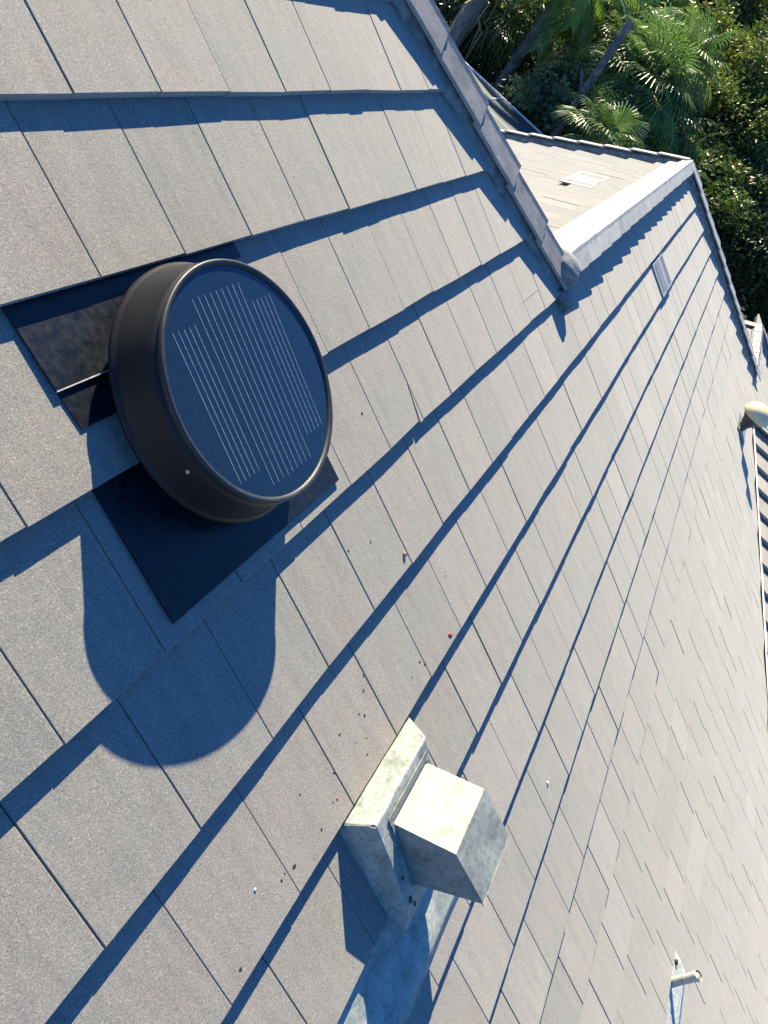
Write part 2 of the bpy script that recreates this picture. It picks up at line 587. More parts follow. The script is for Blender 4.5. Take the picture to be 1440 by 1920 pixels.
bm, tint, uvl = tile_bm()
rows = []
IN = 0.52
c1 = cut_line(MAIN, (u_h1(0) - IN, 0), (u_h1(3) - IN, 3), (0, 0))
c2 = cut_line(MAIN, (u_h2(4) - IN, 4), (u_h2(14) - IN, 14), (10, 8))
c2b = cut_line(MAIN, (u_h2(V_R2) - IN, V_R2), (u_h2(V_R2) - IN, V_R2 + 3), (10, 18))
for k in range(-8, 4):
    rows.append((V(k - 1), V(k), -9.0, u_h1(V(k)), off(k), [c1]))
for k in range(4, 13):
    rows.append((V(k - 1), V(k), -9.0, u_h2(V(k)), off(k), [c2]))
for k in range(13, 22):
    rows.append((V(k - 1), V(k), -9.0, 60.0 if k > 13 else u_h2(V(k)), off(k), [] if k > 13 else [c2]))

def broken(a0, a1, vt, vb):
    return [[(a0, vt), (a1, vt), (a1, vb - 0.52), (a1 - 0.13, vb - 0.02), (a0, vb)],
            [(a1 + 0.004, vb - 0.46), (a1 + 0.004, vb + 0.012), (a1 - 0.105, vb + 0.012)]]
spec = {}
ri_D = 8 + 3
jD = 2                                     # tile whose lower right corner has snapped
spec[(ri_D, jD)] = broken
# tiles left out where the painted vent base stands (row 6) and round the fan neck
def notch_vent(a0, a1, vt, vb):
    return []
ri6 = 8 + 6
def cut6(a0, a1, vt, vb):
    lo, hi = -0.60, 0.82
    out = []
    if a0 < lo - 0.08:
        out.append([(a0, vt), (min(a1, lo), vt), (min(a1, lo), vb), (a0, vb)])
    if a1 > hi + 0.08:
        out.append([(max(a0, hi), vt), (a1, vt), (a1, vb), (max(a0, hi), vb)])
    return out
for j in range(-4, 4):
    u0 = off(6) + j
    if u0 + 1 > -0.60 and u0 < 0.82:
        spec[(ri6, j)] = cut6
tile_rows(bm, MAIN, rows, tint, uvl, spec=spec)
o = link_bm('roof_slope', bm, M_TILE, house)

# second ridge's rows: (k = 13) upper part right of the valley is closed by the ridge
# underlay under the tiles
def slab(fr, pts, n0, n1, bm):
    a = [fr(u, v, n0) for u, v in pts]
    add_poly_prism(bm, a, fr.n * (n1 - n0) * U)
bm = bmesh.new()
slab(MAIN, [(-9.2, -11.6), (u_h1(-11.6) - .1, -11.6), (u_h1(V_R), V_R), (u_h2(V_R), V_R), (u_h2(V_R2), V_R2), (60, V_R2), (60, 26.9), (-9.2, 26.9)], -0.27, -0.42, bm)
link_bm('roof_underlay', bm, M_DECK, house)

# --- the far slope of the wing, facing the sun
APEX = Vector((0, -V_R * CT, -V_R * ST))
FAR = Frame(APEX, (-1, 0, 0), (0, CT, -ST), (0, ST, CT))       # u runs towards -X so that a x d = n
def xfar(y_units):                      # right hand edge of the far slope, X as function of distance down it
    return 35.6 + 0.18 * y_units
bm, tint, uvl = tile_bm()
rows = []
cf = cut_line(FAR, (-xfar(0) + .4, 0), (-xfar(12) + .4, 12), (-10, 5))
for k in range(1, 10):
    rows.append((0.1 + (k - 1) * E_C, 0.1 + k * E_C, -38.5, -9.0, .2 + .5 * (k % 2), [cf]))
tile_rows(bm, FAR, rows, tint, uvl)
link_bm('roof_slope', bm, M_TILE, house, label='sunlit back slope behind the long ridge')
bm = bmesh.new()
slab(FAR, [(-9, 0), (-xfar(0), 0), (-xfar(12), 11.7), (-9, 11.7)], -0.20, -0.35, bm)
link_bm('roof_underlay', bm, M_DECK, house)

# hip end planes (fall towards +X), tall roof and wing
def hip_end(name, hfun, v0, v1, slope_x, xlen):
    pts_top = [Vector((hfun(v), -v * CT, -v * ST)) for v in (v0, v1)]
    A, B = pts_top
    Y = Vector((0, 1, 0))
    dn = Vector((1, 0, -slope_x)).normalized()
    n = Vector((slope_x, 0, 1)).normalized()
    return A, B, Y, dn, n
A, B, Y, dn, nn = hip_end('hip', u_h1, -11.6, 4.0, ST / .724, 10)
HF = Frame(A, (0, -1, 0), dn, nn)
HF.a = HF.d.cross(HF.n) * -1
HF.a = HF.n.cross(HF.d) * -1
# frame with a x d = n
HF.a = HF.d.cross(HF.n)
bm, tint, uvl = tile_bm()
rows = []
L1 = (Vector(B) - Vector(A))
La, Ld = L1.dot(HF.a), L1.dot(HF.d)
ch = cut_line(HF, (0, 0), (La, Ld), (-6 if La > 0 else 6, Ld * 0.5))
sgn = 1 if La > 0 else -1
for k in range(0, 13):
    vb = 0.6 + k * E_C
    lim = La * vb / Ld
    ua, ub = (lim - 16, lim + 1) if sgn > 0 else (lim - 1, lim + 16)
    rows.append((vb - E_C, vb, ua, ub, .3 + .5 * (k % 2), [ch, (APEX * U, Vector((0, -1, 0)))]))
tile_rows(bm, HF, rows, tint, uvl)
link_bm('roof_slope', bm, M_TILE, house, label='hip end slope falling away behind the tall hip')
bm = bmesh.new()
q = [Vector(A), Vector(B), Vector(B) + Y * 16, Vector(A) + Y * 16]
add_poly_prism(bm, [(p - nn * 0.2) * U for p in q], -nn * 0.15 * U)
link_bm('roof_underlay', bm, M_DECK, house)

A2, B2, Y, dn2, nn2 = hip_end('hip', u_h2, V_R, V_R2, ST / .78, 10)
HF2 = Frame(A2, (0, -1, 0), dn2, nn2)
HF2.a = HF2.d.cross(HF2.n)
bm, tint, uvl = tile_bm()
rows = []
L1 = (Vector(B2) - Vector(A2))
La, Ld = L1.dot(HF2.a), L1.dot(HF2.d)
ch = cut_line(HF2, (0, 0), (La, Ld), (-6 if La > 0 else 6, Ld * 0.5))
for k in range(0, 11):
    vb = 0.6 + k * E_C
    lim = La * vb / Ld
    ua, ub = (lim - 14, lim + 1) if La > 0 else (lim - 1, lim + 14)
    rows.append((vb - E_C, vb, ua, ub, .3 + .5 * (k % 2), [ch, (APEX * U, Vector((0, 1, 0)))]))
tile_rows(bm, HF2, rows, tint, uvl)
link_bm('roof_slope', bm, M_TILE, house, label='hip end slope of the wing falling away behind its hip')

# --- the small second wing: sunlit back slope and its ridge
FAR2 = Frame((0, -V_R2 * CT, -V_R2 * ST), (-1, 0, 0), (0, CT, -ST), (0, ST, CT))
bm, tint, uvl = tile_bm()
rows = [(0.1 + (k - 1) * E_C, 0.1 + k * E_C, -U_END2 + 0.3 - .3 * k, -U_R2 + 2, .1 + .5 * (k % 2), []) for k in range(1, 7)]
tile_rows(bm, FAR2, rows, tint, uvl)
link_bm('roof_slope', bm, M_TILE, house, label='small sunlit slope past the far hip')

# --- cross roof at the right whose courses run away from us
PA = Vector((38.8, -CT * 17.8, -ST * 17.8))
PB = Vector((23.3, -CT * 24.2, -ST * 24.2))
sx = (PA.z - PB.z) / (PA.x - PB.x)
dq = Vector((-1, 0, -sx)).normalized()
nq = Vector((-sx, 0, 1)).normalized()
QF = Frame(PA + Vector((0.4, 0, 0.4 * sx)) + nq * 0.12, (0, -1, 0), dq, nq)
QF.a = QF.d.cross(QF.n)
bm, tint, uvl = tile_bm()
rows = []
# valley line on this slope, from PA to PB
v0q = (PA * 1.0 - QF.o)
v1q = (PB * 1.0 - QF.o)
ea, eb = (v0q.dot(QF.a), v0q.dot(QF.d)), (v1q.dot(QF.a), v1q.dot(QF.d))
far_side = (ea[0] + (10 if QF.a.y < 0 else -10), ea[1])
cq = cut_line(QF, ea, eb, far_side)
for k in range(0, 17):
    vb = 1.55 * (k + 1)
    lo, hi = (-2.0, 26.0) if QF.a.y < 0 else (-26.0, 2.0)
    rows.append((vb - 1.55, vb, lo, hi, .25 + .5 * (k % 2), [cq]))
T_SAVE = T_TILE
T_TILE = 0.24
tile_rows(bm, QF, rows, tint, uvl, thick=0.19)
T_TILE = T_SAVE
link_bm('roof_slope', bm, M_TILE, house, label='shallow cross slope at the right edge with deep black course shadows')
bm = bmesh.new()
dirv = (PB - PA).normalized()
side = dirv.cross(MAIN.n).normalized()
for sgn_ in (1,):
    a = [PA * 1.0 - dirv * 1.0, PB + dirv * 6.0]
    q = [a[0] - side * 0.16, a[0] + side * 0.10, a[1] + side * 0.10, a[1] - side * 0.16]
    add_poly_prism(bm, [(p + MAIN.n * 0.03) * U for p in q], MAIN.n * 0.05 * U)
link_bm('valley_metal', bm, M_WHITE, house)

# ------------------------------------------------------------------ ridge and hip caps
def cap_run(name, A, B, da, db, h, w, wb, spacing, mat, rnd_seed, taper=0.05, lift_end=1, label=None, thick=0.055, flat=0.0, steep=0.0):
    """A,B: crest foot line in units; da/db: unit vectors down each flank; h crest height above A-B"""
    rr = random.Random(rnd_seed)
    L = (B - A)
    ln = L.length
    L = L.normalized()
    up = -(da + db)
    up.normalize()
    da = (da * math.cos(steep) - up * math.sin(steep)).normalized()
    db = (db * math.cos(steep) - up * math.sin(steep)).normalized()
    bm = bmesh.new()
    n = int(ln / spacing + 0.5)
    for i in range(n):
        s0, s1 = i * spacing, (i + 1) * spacing + 0.12
        j1, j2 = rr.uniform(-.012, .012), rr.uniform(-.012, .012)
        l0 = taper if lift_end < 0 else 0.0
        l1 = taper if lift_end > 0 else 0.0
        rings = []
        for s, lf in ((s0, l0), (s0 + 0.02, l0), (s1 - 0.02, l1), (s1, l1)):
            c = A + L * s + up * (h + lf + j1)
            ww = w + lf * 0.7 + j2
            wbb = wb + lf * 0.7
            pa = c + da * ww - up * 0.0
            pb = c + db * wbb
            ins = 0.012 if s in (s0, s1) else 0.0
            m1 = c + da * (0.09 + flat) - up * ins + up * 0.004
            m2 = c + db * (0.09 + flat) - up * ins + up * 0.004
            ring = [pa - up * ins, m1, c + up * (0.02 - ins), m2, pb - up * ins,
                    pb - up * thick, c - up * thick, pa - up * thick]
            rings.append([bm.verts.new(p * U) for p in ring])
        k = len(rings[0])
        for a, b in zip(rings[:-1], rings[1:]):
            for q in range(k):
                bm.faces.new((a[q], a[(q + 1) % k], b[(q + 1) % k], b[q]))
        bm.faces.new(list(reversed(rings[0])))
        bm.faces.new(rings[-1])
    bmesh.ops.recalc_face_normals(bm, faces=bm.faces)
    return link_bm(name, bm, mat, house, label=label)

def mortar_run(name, A, B, da, db, h, lo, seed, label=None, seg_len=0.16, ra=0.55, rb=0.5, bulge=0.10):
    """lumpy pointing under a run of caps, on both flanks"""
    L = (B - A)
    ln = L.length
    L = L.normalized()
    up = -(da + db)
    up.normalize()
    bm = bmesh.new()
    n = int(ln / seg_len)
    prof = []
    rings = []
    for i in range(n + 1):
        s = i * seg_len
        c = A + L * s
        lump = noise.noise(Vector((s * 1.9, seed, 0)))
        lump2 = noise.noise(Vector((s * 5.0, seed, 4.0)))
        crack = 0.06 if (noise.noise(Vector((s * 0.9, seed, 9))) > 0.33) else 0.0
        b_ = bulge * (1 + 0.8 * lump + 0.4 * lump2) - crack
        ring = []
        for (flank, rr) in ((da, ra), (db, rb)):
            base = c + flank * (rr + 0.10 + 0.05 * lump) + up * lo
            mid1 = c + flank * (rr + 0.02) + up * (lo + 0.4 * (h - lo)) + flank * b_ * 0.6
            mid2 = c + flank * (rr - 0.06) + up * (lo + 0.8 * (h - lo)) + flank * b_ * 0.35
            top = c + flank * (rr - 0.16) + up * (h - 0.02)
            seq = [base, mid1, mid2, top]
            ring.append(seq)
        pts = ring[0] + list(reversed(ring[1]))
        rings.append([bm.verts.new(p * U) for p in pts])
    k = len(rings[0])
    for a, b in zip(rings[:-1], rings[1:]):
        for q in range(k):
            bm.faces.new((a[q], a[(q + 1) % k], b[(q + 1) % k], b[q]))
    bm.faces.new(rings[-1])
    bm.faces.new(list(reversed(rings[0])))
    bmesh.ops.recalc_face_normals(bm, faces=bm.faces)
    return link_bm(name, bm, M_MORTAR, house, smooth=True, label=label)

def flank(L, n_):
    d = L.cross(n_).normalized()
    return d if d.z < 0 else -d

DM = Vector((0, -CT, -ST))                 # down the main slope
DF = Vector((0, CT, -ST))                  # down the far slope
# the long ridge of the wing
A = Vector((u_h1(V_R) + .15, APEX.y, APEX.z))
B = Vector((u_h2(V_R) + .25, APEX.y, APEX.z))
cap_run('ridge_cap', A, B, DM, DF, 0.20, 0.43, 0.40, 1.354, M_CAPPALE, 5, taper=0.07, lift_end=1, label='pale ridge cap of the long wing')
mortar_run('mortar_bed', A, B, DM, DF, 0.17, -0.1, 3.3, ra=0.30, rb=0.30, bulge=0.03)
bm = bmesh.new()
q = [A + DF * .30, B + DF * .30, B + DF * .84, A + DF * .84]
add_poly_prism(bm, [(p + FAR.n * 0.05) * U for p in q], FAR.n * 0.05 * U)
link_bm('ridge_flashing', bm, M_CAPPALE, house)
# grey mortar plug where the long ridge meets the tall hip
bm = bmesh.new()
bmesh.ops.create_icosphere(bm, subdivisions=4, radius=1.0)
for v_ in bm.verts:
    nz = noise.noise(v_.co * 1.6) * 0.12 + noise.noise(v_.co * 9.0) * 0.03
    v_.co = v_.co * (1 + nz)
    v_.co = Vector((v_.co.x * .36, v_.co.y * .50, v_.co.z * .30))
    v_.co = (v_.co + Vector((u_h1(V_R) + 0.10, APEX.y - .02, APEX.z + .05))) * U
link_bm('mortar_plug', bm, M_MORTAR, house, smooth=True)
bm = bmesh.new()
bmesh.ops.create_icosphere(bm, subdivisions=4, radius=1.0)
c = Vector((u_h1(V_R) - 0.15, -CT * 4.0, -ST * 4.0))
for v_ in bm.verts:
    nz = noise.noise(v_.co * 2.7 + Vector((4, 0, 0))) * 0.35 + noise.noise(v_.co * 7.0) * 0.14
    v_.co = v_.co * (1 + nz)
    v_.co = (MAIN.a * v_.co.x * .20 + MAIN.d * v_.co.y * .26 + MAIN.n * v_.co.z * .14 + c) * U
link_bm('mortar_plug', bm, M_MORTAR, house, smooth=True, label='crumbling mortar lump at the foot of the tall hip')

# hip of the tall roof
def hip_caps(hfun, va, vb_, slope_x, mat, seed, spacing, label, h=0.205, w=.48, steep=11):
    A = Vector((hfun(va), -va * CT, -va * ST))
    B = Vector((hfun(vb_), -vb_ * CT, -vb_ * ST))
    L = (B - A).normalized()
    n_main = MAIN.n
    n_end = Vector((slope_x, 0, 1)).normalized()
    da, db = flank(L, n_main), flank(L, n_end)
    if da.dot(Vector((-1, 0, 0))) < 0 and False:
        da = -da
    cap_run('hip_cap', A, B, da, db, h, w, w, spacing, mat, seed, taper=0.06, lift_end=1, label=label, steep=math.radians(steep))
    mortar_run('mortar_bed', A, B, da, db, h - 0.10, -0.1, seed * 1.7, ra=w - 0.12, rb=w - 0.15, bulge=0.07)
hip_caps(u_h1, -11.6, 3.75, ST / .724, M_CAP, 7, 1.33, 'brown grey hip cap of the tall roof in shade')
hip_caps(u_h2, V_R, V_R2 + .2, ST / .78, M_CAPPALE, 8, 1.33, 'stepped hip cap at the far end of the wing', h=.28, w=.5, steep=3)
# hip of the far slope edge
A = Vector((xfar(0), 0, 0)) + Vector((0, APEX.y, APEX.z))
B = Vector((xfar(11.5), APEX.y + CT * 11.5, APEX.z - ST * 11.5))
L = (B - A).normalized()
da = flank(L, FAR.n)
db = Vector((0.8, 0, -.6))
db = (db - L * db.dot(L)).normalized()
cap_run('hip_cap', A, B, da if da.x < 0 else -da, db, 0.30, .45, .4, 1.33, M_CAPPALE, 12, taper=0.08, label='hip cap along the far edge of the sunlit slope')
mortar_run('mortar_bed', A, B, da if da.x < 0 else -da, db, 0.27, -.1, 8.8, ra=.4, rb=.35)
# second wing ridge and its hip
A = Vector((U_R2 + .6, -V_R2 * CT, -V_R2 * ST))
B = Vector((U_END2, -V_R2 * CT, -V_R2 * ST))
cap_run('ridge_cap', A, B, DM, DF, 0.22, 0.43, 0.43, 1.33, M_CAPPALE, 15, lift_end=-1, label='short pale ridge cap past the far hip')
mortar_run('mortar_bed', A, B, DM, DF, 0.18, -.1, 5.1, ra=.34, rb=.34)
A = Vector((U_END2, -V_R2 * CT, -V_R2 * ST))
B = Vector((U_END2 + .78 * 10, -(V_R2 + 10) * CT, -(V_R2 + 10) * ST))
L = (B - A).normalized()
cap_run('hip_cap', A, B, flank(L, MAIN.n), flank(L, Vector((ST / .78, 0, 1)).normalized()), .3, .42, .42, 1.33, M_CAP, 17, taper=.06, label='farthest hip cap at the right edge')
mortar_run('mortar_bed', A, B, flank(L, MAIN.n), flank(L, Vector((ST / .78, 0, 1)).normalized()), .27, -.1, 7.7, ra=.4, rb=.37)
A = Vector((U_END2, -V_R2 * CT, -V_R2 * ST))
B = A + Vector((1.2, CT * 7, -ST * 7))
L = (B - A).normalized()
cap_run('hip_cap', A, B, Vector((-.8, 0, -.25)).normalized(), Vector((.8, 0, -.4)).normalized(), .3, .42, .42, 1.33, M_CAPPALE, 19, taper=.06, label='pale hip cap behind the short ridge')
# ridge of the cross roof
A = QF.o + Vector((0.3, 1.0, 0.12))
B = A + Vector((0, -14, 0))
cap_run('ridge_cap', A, B, QF.d, Vector((1, 0, -.3)).normalized(), .22, .45, .45, 1.33, M_CAPPALE, 23, label='pale ridge cap of the cross roof at the right edge')
bm = bmesh.new()
q = [A + Vector((0, 0, -.15)), B + Vector((0, 0, -.15)), B + Vector((4.5, 0, -1.5)), A + Vector((4.5, 0, -1.5))]
add_poly_prism(bm, [p * U for p in q], Vector((0, 0, -0.04)))
link_bm('roof_slope', bm, M_CAP, house, label='far side of the cross roof')

# walls, soffit and fascia below
GZ = -6.3
def wall(name, pts, z0, z1, mat=M_WALL):
    bm = bmesh.new()
    add_poly_prism(bm, [Vector((x, y, z0)) for x, y in pts], Vector((0, 0, z1 - z0)))
    bmesh.ops.recalc_face_normals(bm, faces=bm.faces)
    return link_bm(name, bm, mat, house)
yE = -26.9 * CT * U
zE = -26.9 * ST * U
wall('wall', [(-2.2, yE + .5), (14.6, yE + .5), (14.6, yE + 1.6), (-2.2, yE + 1.6)], GZ, zE - .1)
yF = (APEX.y + 11.5 * CT) * U
zF = (APEX.z - 11.5 * ST) * U
wall('wall', [(3.6, yF - .9), (9.3, yF - .9), (9.3, yF - .4), (3.6, yF - .4)], GZ, zF - .02)
wall('wall', [(9.0, -1.6), (9.3, -1.6), (9.3, yF - .9), (9.0, yF - .9)], GZ, zF - .02)
wall('fascia', [(3.4, yF), (9.9, yF), (9.9, yF + .04), (3.4, yF + .04)], zF - .22, zF - .02, M_FASCIA)
wall('fascia', [(-2.4, yE - .03), (16.0, yE - .03), (16.0, yE), (-2.4, yE)], zE - .24, zE - .06, M_FASCIA)

# ------------------------------------------------------------------ low slotted roof vents (one per slope)
def slot_vent(fr, u0, u1, v0, v1, label, n0=0.0):
    c = fr((u0 + u1) / 2, (v0 + v1) / 2, 0)
    t = thing('slotted_roof_vent', label, 'roof vent', c, 'low metal roof vents')
    tilt = T_TILE / E_C
    def S(u, v, n):
        return fr(u, v, n0 + n - tilt * (v1 - v))
    bm = bmesh.new()
    add_poly_prism(bm, [S(u0, v0, .01), S(u1, v0, .01), S(u1, v1, .01), S(u0, v1, .01)], fr.n * .04 * U)
    link_bm('base_plate', bm, M_ZINC, t)
    bm = bmesh.new()
    uu = [u0 + (u1 - u0) * f for f in (.36, .42, .60, .66)]
    prof = [(uu[0], .045), (uu[1], .08), (uu[2], .08), (uu[3], .045)]
    for a, b in zip(prof[:-1], prof[1:]):
        add_poly_prism(bm, [S(a[0], v0 + .03, a[1]), S(b[0], v0 + .03, b[1]), S(b[0], v1 - .03, b[1]), S(a[0], v1 - .03, a[1])], -fr.n * .035 * U)
    link_bm('centre_channel', bm, M_ZINC, t)
    for (sa, sb) in ((.08, .30), (.72, .92)):
        bm = bmesh.new()
        nsl = 16
        for i in range(nsl):
            vv = v0 + .08 + (v1 - v0 - .16) * i / nsl
            a, b = u0 + (u1 - u0) * sa, u0 + (u1 - u0) * sb
            add_poly_prism(bm, [S(a, vv, .0515), S(b, vv, .0515), S(b, vv + .02, .0515), S(a, vv + .02, .0515)], fr.n * .006 * U)
        link_bm('slot_row', bm, M_DARKHOLE, t)
    return t
slot_vent(MAIN, 21.5, 23.7, V(4) + .12, V(5) - .02, 'grey slotted metal vent set among the shaded slope tiles under the ridge')
slot_vent(FAR, -27.2, -23.6, 2.0, 3.1, 'sunlit slotted metal vent on the cream coloured slope behind the ridge')

# ------------------------------------------------------------------ SOLAR ATTIC FAN
FC = (0.10, 2.372)
fan = thing('solar_attic_fan', 'round black solar attic fan with dark blue panel on top, mounted on square black flashing', 'solar attic fan', P(FC[0], FC[1], -0.05))
tl = T_TILE / E_C
def tile_n(k, v):
    """height of the tile surface of row k at v"""
    return -T_TILE * (V(k) - v) / (V(k) - V(k - 1))
# flashing sheets
bm = bmesh.new()
u0, u1 = -1.24, 1.39
def sheet(bm, pts, off_n, mat=0):
    a = [P(u, v, n) for u, v, n in pts]
    add_poly_prism(bm, a, MAIN.n * off_n * U, mat)
k = 2
sheet(bm, [(u0, V(1) - .2, tile_n(k, V(1) - .2) + .012), (u1, V(1) - .2, tile_n(k, V(1) - .2) + .012), (u1 + .02, 1.86, tile_n(k, 1.86) + .03), (u0 + .03, 1.86, tile_n(k, 1.86) + .03)], .014)
sheet(bm, [(u0 + .04, 1.80, tile_n(k, 1.8) + .008), (u1, 1.80, tile_n(k, 1.8) + .008), (u1, 2.16, tile_n(k, 2.16) + .008), (u0 + .07, 2.16, tile_n(k, 2.16) + .008)], .012)
link_bm('upper_flashing', bm, M_SHEET, fan)
bm = bmesh.new()
sheet(bm, [(u0 + .03, 1.857, tile_n(k, 1.86) + .036), (u1 + .02, 1.857, tile_n(k, 1.86) + .036), (u1 + .02, 1.866, tile_n(k, 1.87) + .036), (u0 + .03, 1.866, tile_n(k, 1.87) + .036)], .010)
link_bm('worn_seam_edge', bm, M_LEDGE, fan)
bm = bmesh.new()
k = 3
sheet(bm, [(-1.27, V(2) - .2, tile_n(k, V(2) - .2) + .012), (1.37, V(2) - .2, tile_n(k, V(2) - .2) + .012), (1.37, 3.73, tile_n(k, 3.73) + .02), (-1.27, 3.73, tile_n(k, 3.73) + .02)], .018)
link_bm('lower_flashing', bm, M_SHEET, fan)
# body
AX = MAIN.n
EX = MAIN.a
fo = P(FC[0], FC[1], 0)
def prof(l):
    return [(r * U, h * U) for r, h in l]
bm = bmesh.new()
add_lathe(bm, prof([(0.80, -0.1), (0.80, 0.16), (0.78, 0.17)]), fo, AX, EX)
link_bm('neck', bm, M_BLACK, fan, smooth=True)
bm = bmesh.new()
add_lathe(bm, prof([(0.80, 0.175), (1.03, 0.165), (1.06, 0.145), (1.088, 0.147), (1.090, 0.175), (1.068, 0.19), (1.060, 0.215), (1.030, 0.33), (1.000, 0.46), (0.985, 0.53), (0.96, 0.545)]), fo, AX, EX, seg=160)
link_bm('housing', bm, M_BLACK, fan)
bm = bmesh.new()
add_lathe(bm, prof([(0.972, 0.52), (0.985, 0.545), (0.988, 0.575), (0.982, 0.590), (0.970, 0.594), (0.945, 0.583), (0.935, 0.572), (0.932, 0.545)]), fo, AX, EX, seg=160)
link_bm('panel_rim', bm, M_RIM, fan)
bm = bmesh.new()
add_lathe(bm, prof([(0.937, 0.54), (0.934, 0.566), (0.0, 0.566)]), fo, AX, EX, seg=160, smooth=False)
panel = link_bm('solar_panel', bm, M_PANEL, fan)
bm = bmesh.new()
def bar(uc, va, vb, w=.0021):
    pts = []
    add_poly_prism(bm, [P(FC[0] + uc - w, FC[1] + va, .5675), P(FC[0] + uc + w, FC[1] + va, .5675), P(FC[0] + uc + w, FC[1] + vb, .5675), P(FC[0] + uc - w, FC[1] + vb, .5675)], MAIN.n * .0012 * U)
for i in range(5):
    bar(-.649 + i * .0623, -.585, .612)
for i in range(9):
    bar(-.308 + i * .0727, -.76, .785)
for i in range(5):
    bar(.361 + i * .0623, -.59, .603)
bb = link_bm('busbars', bm, M_BUSBAR)
bb.parent = panel
bb.data.transform(Matrix.Translation(-Vector(fan.location)))
bm = bmesh.new()
for ang, hh, rr_ in ((200, .42, 1.012),):
    a = math.radians(ang)
    cpos = fo + (EX * math.cos(a) + AX.cross(EX) * math.sin(a)) * rr_ * U + AX * hh * U
    dirn = (EX * math.cos(a) + AX.cross(EX) * math.sin(a)) if hh < .55 else AX
    add_lathe(bm, [(.0045, -.002), (.0045, .0012), (.003, .003), (0, .0035)], cpos, dirn, dirn.orthogonal().normalized(), seg=12)
link_bm('screws', bm, M_LEDGE, fan)

# ------------------------------------------------------------------ PAINTED HOOD VENT
vent = thing('hooded_roof_vent', 'pale grey painted square metal vent hood on a raised weathered base, streaked with sealant', 'roof vent', P(0, 7.0, 0))
tn6 = lambda v: tile_n(6, v)
bm = bmesh.new()
# raised base: steep face against the course above, top falling down the slope
ua, ub = -0.57, 0.66
prof_b = [(6.44, -.12), (6.46, .33), (7.05, .30), (7.55, .24), (7.86, .12), (7.90, -.02)]
cols = []
NU = 10
for i in range(NU + 1):
    f = i / NU
    u = ua + (ub - ua) * f
    col = []
    for (v, n) in prof_b:
        # sag towards the left end and a ramp at the right end
        nn_ = n
        if f > 0.75 and v > 6.5:
            nn_ = n * (1 - (f - .75) / .25 * .35)
        vv = v + 0.012 * noise.noise(Vector((u * 4, v * 3, 1)))
        nn_ += 0.012 * noise.noise(Vector((u * 5, v * 5, 7)))
        uu = u + 0.02 * noise.noise(Vector((v * 4, n * 3, 2)))
        col.append(bm.verts.new(P(uu, vv, nn_)))
    cols.append(col)
for a, b in zip(cols[:-1], cols[1:]):
    for q in range(len(a) - 1):
        bm.faces.new((a[q], b[q], b[q + 1], a[q + 1]))
# left wall and right sloping skirt
def skirt(col, du, vadd):
    low = []
    for (v, n), vt_ in zip(prof_b, col):
        low.append(bm.verts.new(vt_.co + (MAIN.a * du + MAIN.n * (-(max(n, 0) + .10))) * U))
    for q in range(len(col) - 1):
        bm.faces.new((col[q], col[q + 1], low[q + 1], low[q]))
skirt(cols[0], -.03, 0)
skirt(cols[-1], .38, 0)
bmesh.ops.recalc_face_normals(bm, faces=bm.faces)
base = link_bm('vent_base', bm, M_PAINT2, vent)
bv_ = base.modifiers.new('bev', 'BEVEL')
bv_.width = 0.006
bv_.segments = 2
bv_.limit_method = 'ANGLE'
bv_.angle_limit = math.radians(30)

bm = bmesh.new()
hu0, hu1 = -0.33, 0.50
hp = [(6.63, .26), (6.99, .885), (7.62, .955), (7.46, .18)]        # profile in (down slope, out)
th_ = 0.02
def hq(pts, off_v):
    add_poly_prism(bm, pts, off_v)
# upslope face, top face, two cheeks as thin sheets; open down the slope
A1, B1, C1, D1 = [P(hu0, v, n) for v, n in hp]
A2_, B2_, C2_, D2_ = [P(hu1, v, n) for v, n in hp]
def sheet4(a, b, c, d, t):
    nrm = (b - a).cross(d - a).normalized()
    add_poly_prism(bm, [a, b, c, d], nrm * t)
bm2 = bmesh.new()
vs1 = [bm.verts.new(p) for p in (A1, B1, C1, D1)]
vs2 = [bm.verts.new(p) for p in (A2_, B2_, C2_, D2_)]
bm.faces.new(vs1)
bm.faces.new(list(reversed(vs2)))
bm.faces.new((vs1[0], vs2[0], vs2[1], vs1[1]))
bm.faces.new((vs1[1], vs2[1], vs2[2], vs1[2]))
bm2.free()
bmesh.ops.recalc_face_normals(bm, faces=bm.faces)
hood = link_bm('hood', bm, M_PAINT, vent)
so = hood.modifiers.new('sol', 'SOLIDIFY')
so.thickness = 0.0035
so.offset = -1
bv_ = hood.modifiers.new('bev', 'BEVEL')
bv_.width = 0.0025
bv_.segments = 2
bm = bmesh.new()
add_poly_prism(bm, [P(hu0 + .03, 6.66, .20), P(hu1 - .03, 6.66, .20), P(hu1 - .03, 7.42, .20), P(hu0 + .03, 7.42, .20)], MAIN.n * .02 * U)
link_bm('bird_screen', bm, M_DARKHOLE, vent)
bm = bmesh.new()
for (a_, b_, c_, d_) in ((hu0 - .05, hu1 + .05, 6.56, 6.64), (hu0 - .05, hu0 + .0, 6.64, 7.44), (hu1 + .0, hu1 + .05, 6.64, 7.44)):
    za = .33 - (c_ - 6.46) * .05 + .012
    zb = .33 - (d_ - 6.46) * .085 + .012
    add_poly_prism(bm, [P(a_, c_, za), P(b_, c_, za), P(b_, d_, zb), P(a_, d_, zb)], MAIN.n * .010 * U)
link_bm('hood_flange', bm, M_PAINT, vent)
bm = bmesh.new()
add_poly_prism(bm, [P(hu0 - .006, 7.61, .950), P(hu1 + .006, 7.61, .950), P(hu1 + .006, 7.64, .93), P(hu0 - .006, 7.64, .93)], MAIN.n * .010 * U)
link_bm('drip_edge', bm, M_PAINT, vent)
